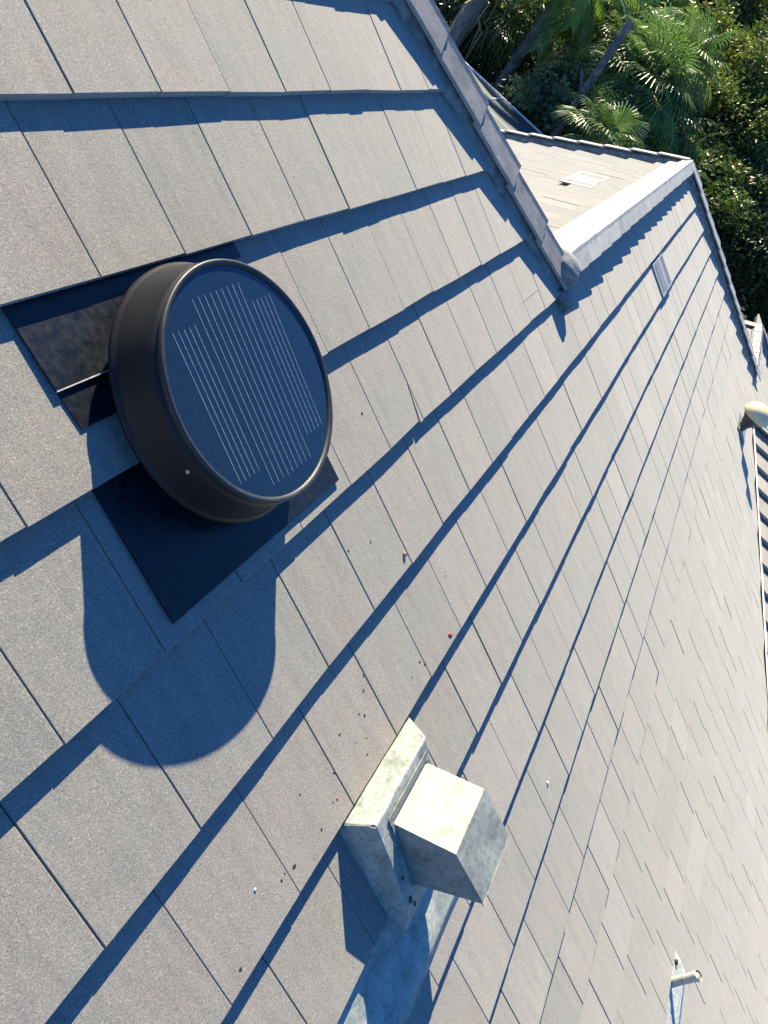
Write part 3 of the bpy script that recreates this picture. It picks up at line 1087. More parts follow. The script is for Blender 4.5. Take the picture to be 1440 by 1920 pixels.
# sealant blobs
M_SEAL = simple('old_sealant', (0.06, 0.055, 0.03), 0.6, nscale=90, var=.4)
for (uu, vv, n, s_) in ((-.50, 7.2, .303, .018), (-.47, 7.52, .250, .030), (-.40, 7.66, .208, .024)):
    bm = bmesh.new()
    m4 = Matrix.Translation(P(uu, vv, n)) @ Matrix(((MAIN.a.x, MAIN.d.x, MAIN.n.x), (MAIN.a.y, MAIN.d.y, MAIN.n.y), (MAIN.a.z, MAIN.d.z, MAIN.n.z))).to_4x4() @ Matrix.Diagonal((s_ * U, s_ * 1.5 * U, s_ * .3 * U, 1))
    bmesh.ops.create_icosphere(bm, subdivisions=2, radius=1.0, matrix=m4)
    link_bm('sealant_spot', bm, M_SEAL, vent, smooth=True)
# strip flashing lying on the next course
def strip(parent, k, u0, u1, v0, v1, seed, mat=M_PAINT2, name='apron_flashing', lift=.02):
    bm = bmesh.new()
    nu, nv = max(8, int((u1 - u0) * 10)), 10
    grid = []
    for i in range(nu + 1):
        row = []
        for j in range(nv + 1):
            u = u0 + (u1 - u0) * i / nu
            v = v0 + (v1 - v0) * j / nv
            w = noise.noise(Vector((u * 2.2, v * 3.0, seed)))
            w2 = noise.noise(Vector((u * 7, v * 7, seed + 3)))
            ve = v + (0.05 * noise.noise(Vector((u * 2.0, seed, 0))) if j == nv else 0)
            ue = u + (0.04 * noise.noise(Vector((v * 5.0, seed, 5))) if i in (0, nu) else 0)
            n = tile_n(k, v) + lift + .035 * max(0, w) + .012 * w2 * (0.3 if j in (0, nv) else 1)
            if j == nv:
                n = tile_n(k, v) + .008
            row.append(bm.verts.new(P(ue, ve, n)))
        grid.append(row)
    for i in range(nu):
        for j in range(nv):
            bm.faces.new((grid[i][j], grid[i + 1][j], grid[i + 1][j + 1], grid[i][j + 1]))
    bmesh.ops.recalc_face_normals(bm, faces=bm.faces)
    o = link_bm(name, bm, mat, parent, smooth=True)
    if sum((o.data.polygons[0].normal @ MAIN.n for _ in (0,))) < 0:
        o.data.flip_normals()
    s = o.modifiers.new('sol', 'SOLIDIFY')
    s.thickness = 0.003
    return o
strip(vent, 7, -6.0, 0.55, V(6) - .25, 8.66, 2.2)

# ------------------------------------------------------------------ plumbing pipe with strip flashing
pk = 13
pv = 16.95
pipe = thing('vent_pipe', 'short round grey plumbing vent pipe leaning up out of a pale lead flashing strip', 'vent pipe', P(5.35, pv, 0))
strip(pipe, 14, 2.0, 6.15, V(13) - .1, V(13) + .95, 6.1, M_PVC, 'lead_flashing')
GUP = Vector((0, 0, 1))
base_p = P(5.35, V(13) + .18, -.12)
dirp = GUP.copy()
bm = bmesh.new()
add_tube(bm, [base_p, base_p + dirp * .50 * U, base_p + dirp * .76 * U], [.092 * U, .088 * U, .092 * U], 20, cap=False)
add_tube(bm, [base_p + dirp * .76 * U, base_p + dirp * .2 * U], [.076 * U, .076 * U], 20, cap=True)
link_bm('pipe', bm, M_PVC, pipe, smooth=True)
bm = bmesh.new()
add_tube(bm, [base_p + dirp * .73 * U, base_p + dirp * .79 * U], [.102 * U, .097 * U], 20, cap=False)
link_bm('rolled_lead_edge', bm, M_PVC, pipe, smooth=True)
bm = bmesh.new()
add_lathe(bm, [(.05 * U, 0), (.05 * U, .05 * U), (.0, .055 * U)], P(5.92, V(13) + .30, -.07), MAIN.n, MAIN.a, 14)
link_bm('plug', bm, M_DARKHOLE, pipe)

# ------------------------------------------------------------------ far mushroom vent
M_FLARE = simple('dark_flared_metal', (0.06, 0.065, 0.07), 0.5, nscale=10, var=.2)
mb = P(34.0, 15.9, -.1)
dome = thing('mushroom_vent', 'cream domed mushroom vent on a dark flared pipe near the right edge', 'roof vent', mb)
ax = GUP
ex = ax.orthogonal().normalized()
bm = bmesh.new()
add_lathe(bm, prof([(.20, 0), (.25, .35), (.42, .65), (.62, .90), (.63, .94)]), mb, ax, ex, 32)
link_bm('flared_pipe', bm, M_FLARE, dome, smooth=True)
bm = bmesh.new()
add_lathe(bm, prof([(.0, .88), (.66, .89), (.73, .94), (.74, 1.01), (.70, 1.20), (.58, 1.40), (.37, 1.55), (.0, 1.62)]), mb, ax, ex, 32)
link_bm('dome_cap', bm, M_CREAM, dome, smooth=True)
bm = bmesh.new()
add_poly_prism(bm, [P(33.2, 15.4, -.06), P(35.2, 15.4, -.06), P(35.2, 16.5, .02), P(33.2, 16.5, .02)], MAIN.n * .02 * U)
link_bm('base_flashing', bm, M_ZINC, dome)

# ------------------------------------------------------------------ loose bits on the tiles
def on_tiles(u, v):
    for k in range(-6, 22):
        if V(k - 1) < v <= V(k):
            return tile_n(k, v)
    return 0
def bit(name, u, v, size, mat, label, cat, group=None, seed=0, flat=.35, elong=1.0):
    bm = bmesh.new()
    r = random.Random(seed)
    bmesh.ops.create_icosphere(bm, subdivisions=2, radius=1.0)
    ang = r.uniform(0, math.pi)
    for v_ in bm.verts:
        c = v_.co * (1 + .35 * noise.noise(v_.co * 1.7 + Vector((seed, 0, 0))))
        x, y = c.x * elong, c.y
        c = Vector((x * math.cos(ang) - y * math.sin(ang), x * math.sin(ang) + y * math.cos(ang), c.z * flat))
        v_.co = (MAIN.a * c.x + MAIN.d * c.y + MAIN.n * c.z) * size * U
    o = link_bm(name, bm, mat, smooth=True)
    o.location = P(u, v, on_tiles(u, v) + size * flat * .8)
    tag(o, label, cat, group)
    return o

bit('pebble', 2.03, 4.99, .030, M_STONE, 'tan pebble lying alone on a tile, right of the solar fan', 'pebble', seed=1, flat=.8)
bit('pebble', -1.72, 5.99, .014, M_WHITEBIT, 'tiny pale chip of stone lying left of the hooded vent', 'pebble', seed=2, flat=.5)
bit('mortar_crumb', 3.41, 9.72, .028, M_WHITEBIT, 'white crumb of mortar lying right of the hooded vent', 'crumb', seed=3, flat=.55)
bit('petal', 2.33, 6.31, .026, M_REDLEAF, 'curled dark red petal on the tile between the pebble and the hooded vent', 'petal', seed=4, elong=1.7)
bit('petal', -.52, 6.2, .014, M_REDLEAF, 'tiny bright red petal just left of the hooded vent base', 'petal', seed=5)
for i_, (bu, bv__) in enumerate([(-.58, 6.18), (.27, 5.85), (.49, 5.73), (.04, 6.02), (.1, 6.22), (-.39, 6.0), (-.86, 5.82), (-.85, 6.24),
        (-1.29, 6.2), (-1.41, 6.16), (-1.47, 6.17), (2.34, 3.33), (3.34, 4.69), (1.57, 4.57), (1.16, 4.45), (2.81, 5.74), (1.54, 6.14),
        (1.61, 6.22), (1.29, 6.17), (-2.17, 6.3), (.33, 5.92), (.20, 6.1), (.6, 5.62), (-.1, 5.8)]):
    bit('leaf_crumb', bu, bv__, .0085 + .005 * ((i_ * 7) % 3) / 2, M_DEADLEAF, 'dark crumb of dead leaf scattered on the sunlit tiles near the vents', 'leaf litter', 'dark leaf crumbs on the tiles', seed=20 + i_, elong=1.5)

# ------------------------------------------------------------------ SCREENED POOL ENCLOSURE beyond the wing
cage = thing('pool_enclosure', 'grey green screened pool enclosure roof with thin white frame, beyond the tall hip', 'pool enclosure', (11.6, 2.0, GZ))
CZ = -2.75
def cpt(x, y):
    return Vector((x, y, CZ))
cx0, cx1, cy0, cy1 = 10.4, 16.8, 1.2, 7.5
bm = bmesh.new()
vs = [bm.verts.new(cpt(x, y)) for x, y in ((cx0, cy0), (cx1, cy0), (cx1, cy1), (cx0, cy1))]
bm.faces.new(vs)
link_bm('roof_screen', bm, M_SCREEN, cage)
bm = bmesh.new()
vs = [bm.verts.new(p) for p in (cpt(cx1, cy0), cpt(cx1, cy1), Vector((cx1, cy1, GZ)), Vector((cx1, cy0, GZ)))]
bm.faces.new(vs)
vs = [bm.verts.new(p) for p in (cpt(cx0, cy1), cpt(cx1, cy1), Vector((cx1, cy1, GZ)), Vector((cx0, cy1, GZ)))]
bm.faces.new(vs)
link_bm('wall_screen', bm, M_SCREEN, cage)
def beam(a, b, r=.03):
    bm = bmesh.new()
    add_tube(bm, [a, b], [r, r], 6)
    link_bm('beam', bm, M_WHITE, cage)
beam(cpt(cx1, cy0), cpt(cx1, cy1))
beam(cpt(cx0, cy1), cpt(cx1, cy1))
beam(cpt(cx0, cy0), cpt(cx1, cy0))
beam(cpt(cx0, 3.37), cpt(cx1, 3.37))
beam(cpt(15.05, cy0), cpt(15.05, 3.37), .014)
for y in (cy0, 3.37, cy1):
    bm = bmesh.new()
    p = cpt(cx1, y)
    add_tube(bm, [p, Vector((cx1, y, GZ))], [.04, .04], 6)
    link_bm('post', bm, M_WHITE, cage)

# ------------------------------------------------------------------ GROUND
M_GROUND = cement_material('leaf_litter_ground', (0.03, 0.032, 0.016), (0.012, 0.014, 0.008), (0.06, 0.05, 0.03), 0.8)
M_PATIO = cement_material('patio_paving', (0.10, 0.10, 0.09), (0.07, 0.07, 0.065), (0.14, 0.135, 0.12), 2.0)
bm = bmesh.new()
vs = [bm.verts.new((x, y, GZ)) for x, y in ((-900, -900), (1500, -900), (1500, 900), (-900, 900))]
bm.faces.new(vs)
o = link_bm('ground', bm, M_GROUND)
tag(o, kind='structure')
bm = bmesh.new()
vs = [bm.verts.new((x, y, GZ + .004)) for x, y in ((9.5, 0.5), (16.9, 0.5), (16.9, 8.0), (9.5, 8.0))]
bm.faces.new(vs)
o = link_bm('patio', bm, M_PATIO)
tag(o, kind='structure')

# ------------------------------------------------------------------ VEGETATION
def leaf_quad(bm, c, d, side, ln, wd):
    """a folded leaf: 4 points"""
    nrm = d.cross(side)
    a = bm.verts.new(c)
    b = bm.verts.new(c + d * ln * .5 + side * wd + nrm * wd * .25)
    e = bm.verts.new(c + d * ln)
    f = bm.verts.new(c + d * ln * .5 - side * wd + nrm * wd * .25)
    bm.faces.new((a, b, e))
    bm.faces.new((a, e, f))

def rvec(r):
    while True:
        v = Vector((r.uniform(-1, 1), r.uniform(-1, 1), r.uniform(-1, 1)))
        if .05 < v.length < 1:
            return v.normalized()

def crown_mesh(name, mat, seed, rad, nclump, nleaf, lsize, clump_r, lobes=5, droop=.2, squash=.8):
    r = random.Random(seed)
    bm = bmesh.new()
    lob = []
    for i in range(lobes):
        d = rvec(r)
        d.z = abs(d.z) * .9 - .25
        lob.append((d * rad * r.uniform(.25, .6), rad * r.uniform(.45, .68)))
    for i in range(nclump):
        lc, lr = r.choice(lob)
        d = rvec(r)
        if d.z < -.4:
            d.z *= -.6
        cc = lc + Vector((d.x * lr, d.y * lr, d.z * lr * squash)) * r.uniform(.72, 1.1)
        cr = clump_r * r.uniform(.6, 1.3)
        for j in range(nleaf):
            q = rvec(r) * cr * (r.random() ** .5)
            q.z *= .7
            ld = (rvec(r) + q.normalized() * .8 + Vector((0, 0, -droop))).normalized()
            sd = ld.cross(rvec(r))
            if sd.length < .1:
                continue
            sd.normalize()
            s = lsize * r.uniform(.6, 1.35)
            leaf_quad(bm, cc + q, ld, sd, s, s * .28)
    me = bpy.data.meshes.new(name)
    bm.to_mesh(me)
    bm.free()
    me.materials.append(mat)
    return me

def trunk_mesh(name, h, r0, seed, limbs=5, spread=1.6, mat=None):
    r = random.Random(seed)
    bm = bmesh.new()
    pts = [Vector((0, 0, 0))]
    for i in range(1, 7):
        pts.append(Vector((r.uniform(-.1, .1) * i * .4, r.uniform(-.1, .1) * i * .4, h * i / 6)))
    add_tube(bm, pts, [r0 * (1.25 if i == 0 else 1 - .1 * i) for i in range(7)], 9)
    for i in range(limbs):
        s = pts[3 + i % 4]
        a = r.uniform(0, 6.28)
        e = s + Vector((math.cos(a) * spread, math.sin(a) * spread, spread * r.uniform(.5, 1.1)))
        m = (s + e) / 2 + Vector((0, 0, -.15))
        add_tube(bm, [s, m, e], [r0 * .45, r0 * .3, r0 * .1], 6)
    me = bpy.data.meshes.new(name)
    bm.to_mesh(me)
    bm.free()
    me.materials.append(mat or M_BARK)
    for p in me.polygons:
        p.use_smooth = True
    return me

def put_tree(name, x, y, z0, crown_me, trunk_me, crown_z, sc, rz, label, cat, group=None, scz=1.0):
    t = thing(name, label, cat, (x, y, z0), group)
    t.rotation_euler = (0, 0, rz)
    t.scale = (sc, sc, sc * scz)
    c = bpy.data.objects.new('crown' if cat != 'bush' else 'foliage', crown_me)
    COL.objects.link(c)
    c.parent = t
    c.location = (0, 0, crown_z)
    if trunk_me is not None:
        k = bpy.data.objects.new('trunk' if cat != 'bush' else 'stem', trunk_me)
        COL.objects.link(k)
        k.parent = t
    return t

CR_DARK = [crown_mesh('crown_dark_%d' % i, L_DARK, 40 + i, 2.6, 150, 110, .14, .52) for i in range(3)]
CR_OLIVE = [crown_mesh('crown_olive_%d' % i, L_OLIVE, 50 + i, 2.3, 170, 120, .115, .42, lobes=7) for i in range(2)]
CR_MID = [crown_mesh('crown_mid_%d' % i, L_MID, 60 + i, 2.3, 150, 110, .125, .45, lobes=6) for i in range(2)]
CR_GREY = crown_mesh('crown_grey', L_GREY, 70, 1.25, 190, 110, .085, .24, lobes=7, squash=1.1)
CR_YEL = crown_mesh('crown_yellow', L_YELLOW, 71, .6, 40, 60, .10, .2, lobes=4)
TR = [trunk_mesh('trunk_%d' % i, 4.2, .17, 80 + i) for i in range(2)]
ST_ = trunk_mesh('stem', 1.2, .06, 90, 4, .5)

# fan palm crown
def fan_leaf(bm, base, d, up, R, nseg, r):
    side = d.cross(up).normalized()
    pet = R * r.uniform(.7, 1.0)
    hub = base + d * pet + Vector((0, 0, -.10 * pet))
    add_tube(bm, [base, base + d * pet * .5 + Vector((0, 0, .02)), hub], [.02, .014, .012], 4, cap=False)
    dd = (d + Vector((0, 0, -.35))).normalized()
    uu = side.cross(dd).normalized()
    for i in range(nseg):
        t = (i / (nseg - 1) - .5) * 2
        a = t * 1.95
        dirn = (dd * math.cos(a) + side * math.sin(a)).normalized()
        ln = R * (1.0 - .28 * abs(t)) * r.uniform(.9, 1.05)
        w = .016 * R / .9 + .004
        sd = dirn.cross(uu).normalized()
        cur = -uu * 0
        p0 = hub
        p1 = hub + dirn * ln * .55 + uu * .05
        p2 = hub + dirn * ln * .85 + Vector((0, 0, -.12 * ln))
        p3 = hub + dirn * ln * 1.0 + Vector((0, 0, -.32 * ln))
        v = [bm.verts.new(p) for p in (p0, p1 + sd * w, p2 + sd * w * .6, p3, p2 - sd * w * .6, p1 - sd * w)]
        m = bm.verts.new(p1 - uu * w * .6)
        m2 = bm.verts.new(p2 - uu * w * .3)
        bm.faces.new((v[0], v[1], m))
        bm.faces.new((v[0], m, v[5]))
        bm.faces.new((v[1], v[2], m2, m))
        bm.faces.new((m, m2, v[4], v[5]))
        bm.faces.new((v[2], v[3], m2))
        bm.faces.new((m2, v[3], v[4]))

def fan_palm_mesh(name, seed, nleaf, R, low=-.7):
    r = random.Random(seed)
    bm = bmesh.new()
    for i in range(nleaf):
        a = i * 2.399 + r.uniform(-.2, .2)
        el = low + (1.35 - low) * ((i + .5) / nleaf) ** .9
        d = Vector((math.cos(a) * math.cos(el), math.sin(a) * math.cos(el), math.sin(el)))
        fan_leaf(bm, Vector((0, 0, 0)), d, Vector((0, 0, 1)) if abs(d.z) < .95 else Vector((1, 0, 0)), R * r.uniform(.85, 1.1), 26, r)
    me = bpy.data.meshes.new(name)
    bm.to_mesh(me)
    bm.free()
    me.materials.append(L_FAN)
    return me
FP = [fan_palm_mesh('fan_crown_%d' % i, 100 + i, 34, .95) for i in range(3)]
FPL = fan_palm_mesh('fan_crown_low', 110, 18, .8, low=.05)
def palm_trunk(name, h, r0, seed, lean=(0, 0), mat=None, boots=True):
    r = random.Random(seed)
    bm = bmesh.new()
    n = 14
    pts = [Vector((lean[0] * (i / n) ** 1.4, lean[1] * (i / n) ** 1.4, h * i / n)) for i in range(n + 1)]
    add_tube(bm, pts, [r0 * (1.15 if i < 2 else 1.0) * r.uniform(.93, 1.07) for i in range(n + 1)], 10)
    if boots:
        for i in range(46):
            t = .35 + .65 * i / 46
            k = t * n
            p = pts[min(n, int(k))]
            a = i * 2.4
            d = Vector((math.cos(a), math.sin(a), 0))
            b0 = p + d * r0 * .8
            sd = Vector((-d.y, d.x, 0)) * .05
            v = [bm.verts.new(q) for q in (b0 - sd, b0 + sd, b0 + d * .12 + Vector((0, 0, .28)) + sd * .5, b0 + d * .12 + Vector((0, 0, .28)) - sd * .5)]
            bm.faces.new(v)
    me = bpy.data.meshes.new(name)
    bm.to_mesh(me)
    bm.free()
    me.materials.append(mat or M_BARK)
    return me

def fan_palm(x, y, ztop, sc, rz, me, label, group='fan palms beyond the house', lean=(0, 0), seed=1):
    t = thing('fan_palm', label, 'palm tree', (x, y, GZ), group)
    h = ztop - GZ
    k = bpy.data.objects.new('trunk', palm_trunk('palm_trunk', h, .15, seed, lean))
    COL.objects.link(k)
    k.parent = t
    c = bpy.data.objects.new('crown', me)
    COL.objects.link(c)
    c.parent = t
    c.location = (lean[0], lean[1], h)
    c.rotation_euler = (0, 0, rz)
    c.scale = (sc, sc, sc)
    return t

import math as _m
def pol(az, dist):
    return (-1.27 + dist * _m.cos(_m.radians(az)), -1.04 + dist * _m.sin(_m.radians(az)))

x, y = pol(7.0, 20.0)
fan_palm(x, y, -1.0, 1.02, .3, FP[0], 'large bushy fan palm with many fans, centre of the greenery above the far slope', seed=1)
x, y = pol(4.9, 20.5)
fan_palm(x, y, -1.5, .92, 1.3, FP[1], 'fan palm half hidden to the right of the large bushy fan palm', seed=2)
x, y = pol(10.2, 23)
fan_palm(x, y, -1.0, 1.15, 2.3, FP[2], 'fan palm left of the bare leaning trunk with pale glinting fans', seed=3)
x, y = pol(9.6, 26)
fan_palm(x, y, -.35, 1.2, .9, FP[0], 'fan palm at the top edge above the bare leaning trunk', seed=4)
x, y = pol(11.2, 28)
fan_palm(x, y, -.3, 1.1, 1.9, FP[1], 'fan palm at the top edge behind the feather palm', seed=5)
x, y = pol(6.9, 16.6)
fan_palm(x, y, -1.95, .85, 2.9, FPL, 'low fan palm with drooping fans just above the ridge of the sunlit slope', seed=6)
x, y = pol(8.0, 18.8)
fan_palm(x, y, -2.1, .75, 2.2, FPL, 'small young fan palm at the foot of the bare leaning trunk', seed=8)
x, y = pol(-2.2, 24)
fan_palm(x, y, -1.6, 1.1, .4, FP[2], 'shaded fan palm behind the stepped far hip', seed=7)
x, y = pol(-4.5, 27)
fan_palm(x, y, -1.7, 1.1, 1.4, FP[0], 'dark fan palm low at the right edge of the greenery', seed=9)
x, y = pol(16.8, 22)
fan_palm(x, y, -2.0, 1.1, 1.4, FP[1], 'dim fan palm behind the tall hip at the left of the greenery', seed=10)

for az_, d_, z_, sc_, m_, lb_ in ((8.1, 20.6, -1.75, .8, 1, 'small fan palm squeezed between the bare trunk and the large bushy fan palm'),
        (6.1, 21.5, -.35, .85, 2, 'fan palm standing just above the large bushy fan palm'),
        (4.3, 19.5, -2.0, .75, 0, 'low fan palm between the large bushy fan palm and the ridge end'),
        (5.6, 18.6, -2.3, .7, 2, 'small drooping fan palm against the far edge of the sunlit slope'),
        (9.4, 21.4, -1.0, .8, 0, 'fan palm directly behind the bare leaning trunk'),
        (11.9, 22.5, -1.0, .85, 1, 'fan palm behind the rounded grey green bush'),
        (2.6, 21.0, -2.1, .8, 1, 'fan palm half buried in shrubs above the ridge end')):
    x, y = pol(az_, d_)
    fan_palm(x, y, z_, sc_, az_ * 3, FP[m_], lb_, seed=int(az_ * 10))
for az_, d_, hc_, sc_, mm_, lb_ in ((7.2, 22.5, 3.3, 1.0, 'm', 'leafy green shrub filling in behind the small fan palms'),
        (12.2, 21.2, 2.3, .95, 'g', 'grey green shrub left of the rounded bush, in front of the dark hollow'),
        (4.9, 23.0, 3.6, 1.0, 'm', 'leafy green shrub between the palms and the olive trees'),
        (3.4, 18.2, 2.2, .55, 'm', 'small leafy shrub poking up behind the ridge end')):
    x, y = pol(az_, d_)
    if mm_ == 'g':
        put_tree('shrub', x, y, GZ, CR_GREY, ST_, hc_ / sc_ * 1.0, sc_ * 1.2, az_, lb_, 'bush')
    else:
        put_tree('shrub', x, y, GZ, CR_MID[0], ST_, hc_ / (sc_ * .7), sc_ * .7, az_, lb_, 'bush')

# feather palm
def feather_mesh(name, seed, nf, R):
    r = random.Random(seed)
    bm = bmesh.new()
    for i in range(nf):
        a = i * 2.399 + r.uniform(-.2, .2)
        el = -.25 + 1.45 * ((i + .5) / nf)
        d = Vector((math.cos(a) * math.cos(el), math.sin(a) * math.cos(el), math.sin(el)))
        pts = []
        p = Vector((0, 0, 0))
        dd = d.copy()
        L = R * r.uniform(.85, 1.1)
        nn_ = 16
        for j in range(nn_ + 1):
            pts.append(p.copy())
            p = p + dd * L / nn_
            dd = (dd + Vector((0, 0, -.115))).normalized()
        add_tube(bm, pts, [.03 * (1 - j / (nn_ + 3)) for j in range(nn_ + 1)], 4, cap=False)
        for j in range(3, nn_ * 5 + 1):
            t = j / 5
            q = min(nn_ - 1, int(t))
            c = pts[q].lerp(pts[q + 1], t - q)
            tg = (pts[q + 1] - pts[q]).normalized()
            sd = tg.cross(Vector((0, 0, 1)))
            if sd.length < .05:
                continue
            sd.normalize()
            for s in (-1, 1):
                ld = (sd * s * .75 + tg * .6 + Vector((0, 0, -.15))).normalized()
                ll = R * .26 * math.sin(min(1, .18 + t / nn_) * 2.6) * r.uniform(.85, 1.1)
                ll = max(ll, .1)
                w = tg * .010
                m = c + ld * ll * .55
                e = c + ld * ll + Vector((0, 0, -ll * .38))
                v = [bm.verts.new(z) for z in (c - w, c + w, m + w * 1.1, e, m - w * 1.1)]
                bm.faces.new((v[0], v[1], v[2], v[4]))
                bm.faces.new((v[4], v[2], v[3]))
    me = bpy.data.meshes.new(name)
    bm.to_mesh(me)
    bm.free()
    me.materials.append(L_FROND)
    return me
FE = feather_mesh('feather_crown', 5, 20, 2.1)
x, y = pol(14.4, 20.5)
t = thing('feather_palm', 'bright green feather palm with long combed fronds hanging beside a dark trunk', 'palm tree', (x, y, GZ))
for nm, me, lz in (('trunk', palm_trunk('feather_trunk', 6.0, .13, 31), 0), ('crown', FE, 6.0)):
    k = bpy.data.objects.new(nm, me)
    COL.objects.link(k)
    k.parent = t
    k.location = (0, 0, lz)
    if nm == 'crown':
        k.rotation_euler = (0, 0, 1.1)
# pale leaning trunk with dead boots
x, y = pol(18.6, 20.0)
t = thing('dead_palm', 'pale grey peeling dead palm trunk leaning at the top left of the greenery', 'palm tree', (x, y, GZ))
k = bpy.data.objects.new('trunk', palm_trunk('dead_trunk', 4.9, .2, 41, (.8, .2), M_BARKPALE))
COL.objects.link(k)
k.parent = t
bm = bmesh.new()
r = random.Random(3)
for i in range(26):
    a = r.uniform(0, 6.28)
    p = Vector((.75, .2, 4.7 + r.uniform(-.5, .2)))
    q = p + Vector((math.cos(a) * r.uniform(.3, 1.0), math.sin(a) * r.uniform(.3, 1.0), r.uniform(-1.6, -.3)))
    m = (p + q) / 2 + Vector((math.cos(a) * .3, math.sin(a) * .3, .35))
    add_tube(bm, [p, m, q], [.035, .025, .008], 5, cap=False)
link_bm('dead_fronds', bm, L_DRY, t)
bpy.data.objects['dead_fronds'].data.transform(Matrix.Translation(Vector(t.location)))
# bare snag leaning
x, y = pol(8.9, 18.4)
t = thing('bare_trunk', 'bare dark dead tree trunk leaning among the fan palms', 'tree trunk', (x, y, GZ))
bm = bmesh.new()
n_ = 12
pts = [Vector((.25 * i / n_, .40 * (i / n_) ** 1.2, 6.1 * i / n_)) for i in range(n_ + 1)]
add_tube(bm, pts, [(.105 - .002 * i) * (1 + .08 * math.sin(i * 2.3)) for i in range(n_ + 1)], 10)
add_tube(bm, [pts[9], pts[9] + Vector((.1, .35, .35))], [.06, .03], 6)
me_ = bpy.data.meshes.new('snag')
bm.to_mesh(me_)
bm.free()
me_.materials.append(M_BARK)
k = bpy.data.objects.new('trunk', me_)
COL.objects.link(k)
k.parent = t
# vine covered stump
x, y = pol(7.7, 18.6)
put_tree('vine_covered_stump', x, y, GZ, crown_mesh('vine', L_MID, 77, .45, 60, 50, .09, .16, lobes=3, squash=2.2), trunk_mesh('stump', 4.2, .18, 91, 0), 3.9, 1, 0, 'leaning stump wrapped in light green vine right of the bare trunk', 'stump')

# bushes near the house
x, y = pol(10.4, 20.0)
put_tree('grey_green_bush', x, y, GZ, CR_GREY, ST_, 2.65, 1.3, .4, 'rounded feathery grey green bush below the feather palm', 'bush', scz=1.05)
x, y = pol(8.6, 20.4)
put_tree('grey_green_bush', x, y, GZ, CR_GREY, ST_, 2.1, 1.0, 2.0, 'darker lower half hidden bush right of the rounded grey green bush', 'bush', scz=1.0)
x, y = pol(13.6, 20.2)
put_tree('grey_green_bush', x, y, GZ, CR_GREY, ST_, 2.5, .9, 4.0, 'shaded bush behind the screened pool enclosure', 'bush', scz=1.0)
x, y = pol(-11.4, 19.5)
put_tree('yellow_shrub', x, y, GZ, CR_YEL, ST_, 2.3, 1.25, .5, 'small yellow green shrub lit at the right edge below the dark trees', 'bush')

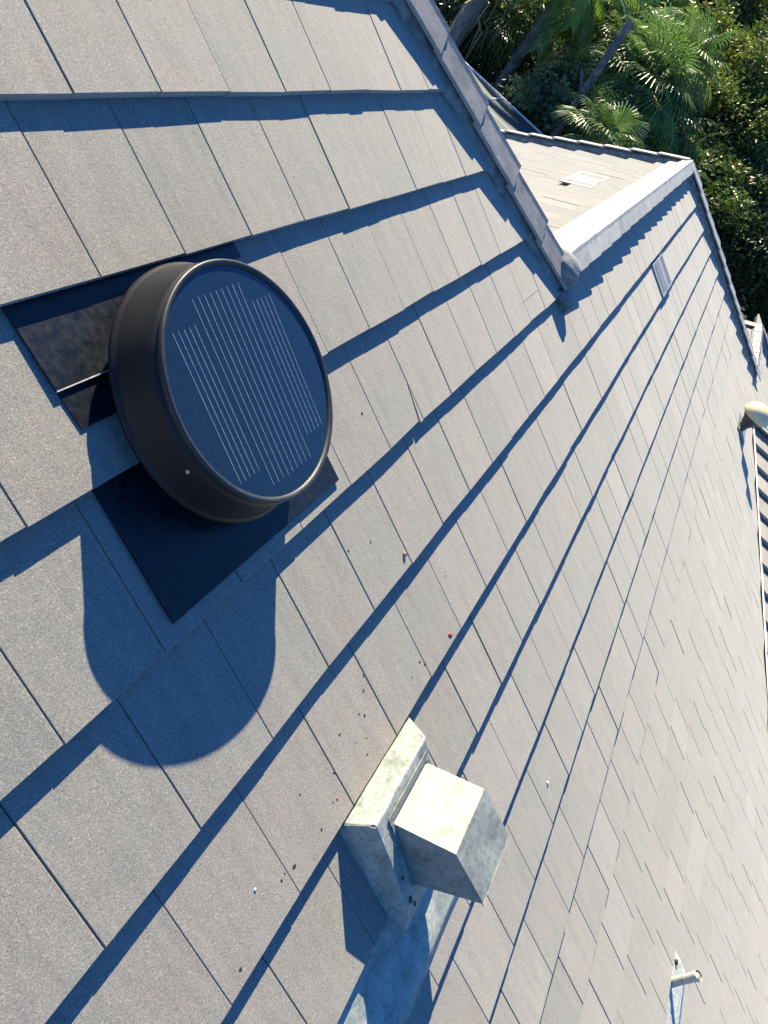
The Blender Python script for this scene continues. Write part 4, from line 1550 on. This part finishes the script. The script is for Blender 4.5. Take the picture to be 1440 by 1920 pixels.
# broadleaf trees
spots = [  # az, dist, crown height, scale, kind
    (3.0, 27.0, 5.9, 1.05, 'o'), (.6, 25.0, 5.4, 1.0, 'o'), (5.2, 30, 7.0, 1.1, 'o'), (-1.0, 28, 6.8, 1.1, 'o'), (1.8, 22.5, 3.9, .9, 'o'),
    (-.3, 21.5, 3.8, .8, 'm'), (3.2, 19.5, 3.1, .6, 'm'), (-2.5, 22.5, 4.0, .9, 'd'), (-4.6, 23, 3.4, .95, 'd'), (-7.0, 24, 3.0, 1.0, 'd'),
    (-6.0, 30, 4.6, 1.2, 'd'), (-3.4, 32, 6.2, 1.25, 'd'), (-10.0, 27, 2.9, 1.1, 'd'), (-13, 26, 2.6, 1.1, 'd'), (7.3, 31, 6.4, 1.15, 'd'),
    (10.0, 31, 5.4, 1.2, 'd'), (12.6, 26, 3.6, 1.05, 'd'), (14.8, 23, 2.6, .95, 'd'), (15.6, 29, 4.6, 1.2, 'd'), (17.6, 25, 3.2, 1.1, 'd'),
    (20.4, 23, 3.0, 1.0, 'd'), (22.5, 27, 4.4, 1.2, 'd'), (13.0, 33, 5.8, 1.3, 'd'), (18.5, 33, 5.4, 1.3, 'd'), (6.2, 25.5, 4.2, .9, 'm'),
    (12.2, 27.5, 3.6, .95, 'd'), (-1.8, 38, 8.0, 1.5, 'o'), (2.5, 38, 8.3, 1.5, 'o'), (7.0, 40, 8.0, 1.6, 'd'), (11.5, 40, 7.0, 1.6, 'd'), (-6.8, 40, 6.0, 1.6, 'd'),
    (-12, 38, 4.5, 1.6, 'd'), (-17, 34, 4.0, 1.4, 'd'), (16.0, 40, 6.6, 1.6, 'd'), (21.5, 38, 6.2, 1.5, 'd'), (26, 30, 4.6, 1.3, 'd'),
    (16.0, 22.5, 2.2, .9, 'd'), (19.4, 23.5, 2.4, .95, 'd'), (1.2, 32, 7.2, 1.2, 'o'), (-22, 36, 4.0, 1.5, 'd'), (31, 34, 5.0, 1.4, 'd'), (9.0, 27.5, 3.6, .9, 'm')]
r = random.Random(99)
cnt = {'o': 0, 'm': 0, 'd': 0}
own = {0: 'yellow green tree at the top right corner, brightest patch of the wood', 1: 'olive coloured tree filling the right edge level with the ridge end',
       2: 'tall yellow green tree at the top edge left of the corner one', 3: 'olive brown tree crown at the right edge just under the corner tree',
       4: 'low olive tree directly right of the large bushy fan palm', 5: 'small green tree just right of the ridge end of the wing',
       6: 'small leafy green tree just above the ridge end of the wing', 7: 'shaded green tree low behind the stepped far hip',
       8: 'dark tree at the right edge beside the middle of the far hip', 9: 'dark tree at the right edge above the yellow green shrub',
       24: 'green tree filling the gap behind the large bushy fan palm', 25: 'dark tree behind the rounded grey green bush',
       17: 'dark hollow crowned tree behind the feather palm', 36: 'dark low tree just behind the pool enclosure', 41: 'green tree behind the vine covered stump',
       38: 'far yellow green tree showing between the nearer olive crowns', 26: 'farthest yellow green tree behind the corner tree', 27: 'high far yellow green crown on the top edge'}
lab = {'o': ('olive_tree_crown', 'sunlit yellow green broadleaf tree in the wood beyond the house'),
       'm': ('broadleaf_tree', 'mid green leafy tree between the fan palms'),
       'd': ('shade_tree', 'dark shaded broadleaf tree in the wood beyond the house')}
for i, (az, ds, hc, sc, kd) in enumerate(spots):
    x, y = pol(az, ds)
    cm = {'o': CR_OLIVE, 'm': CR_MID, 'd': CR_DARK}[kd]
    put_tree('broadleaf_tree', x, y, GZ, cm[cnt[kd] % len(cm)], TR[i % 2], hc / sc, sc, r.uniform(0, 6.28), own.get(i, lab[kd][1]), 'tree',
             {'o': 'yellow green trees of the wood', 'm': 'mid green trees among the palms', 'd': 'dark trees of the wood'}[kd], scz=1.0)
    cnt[kd] += 1
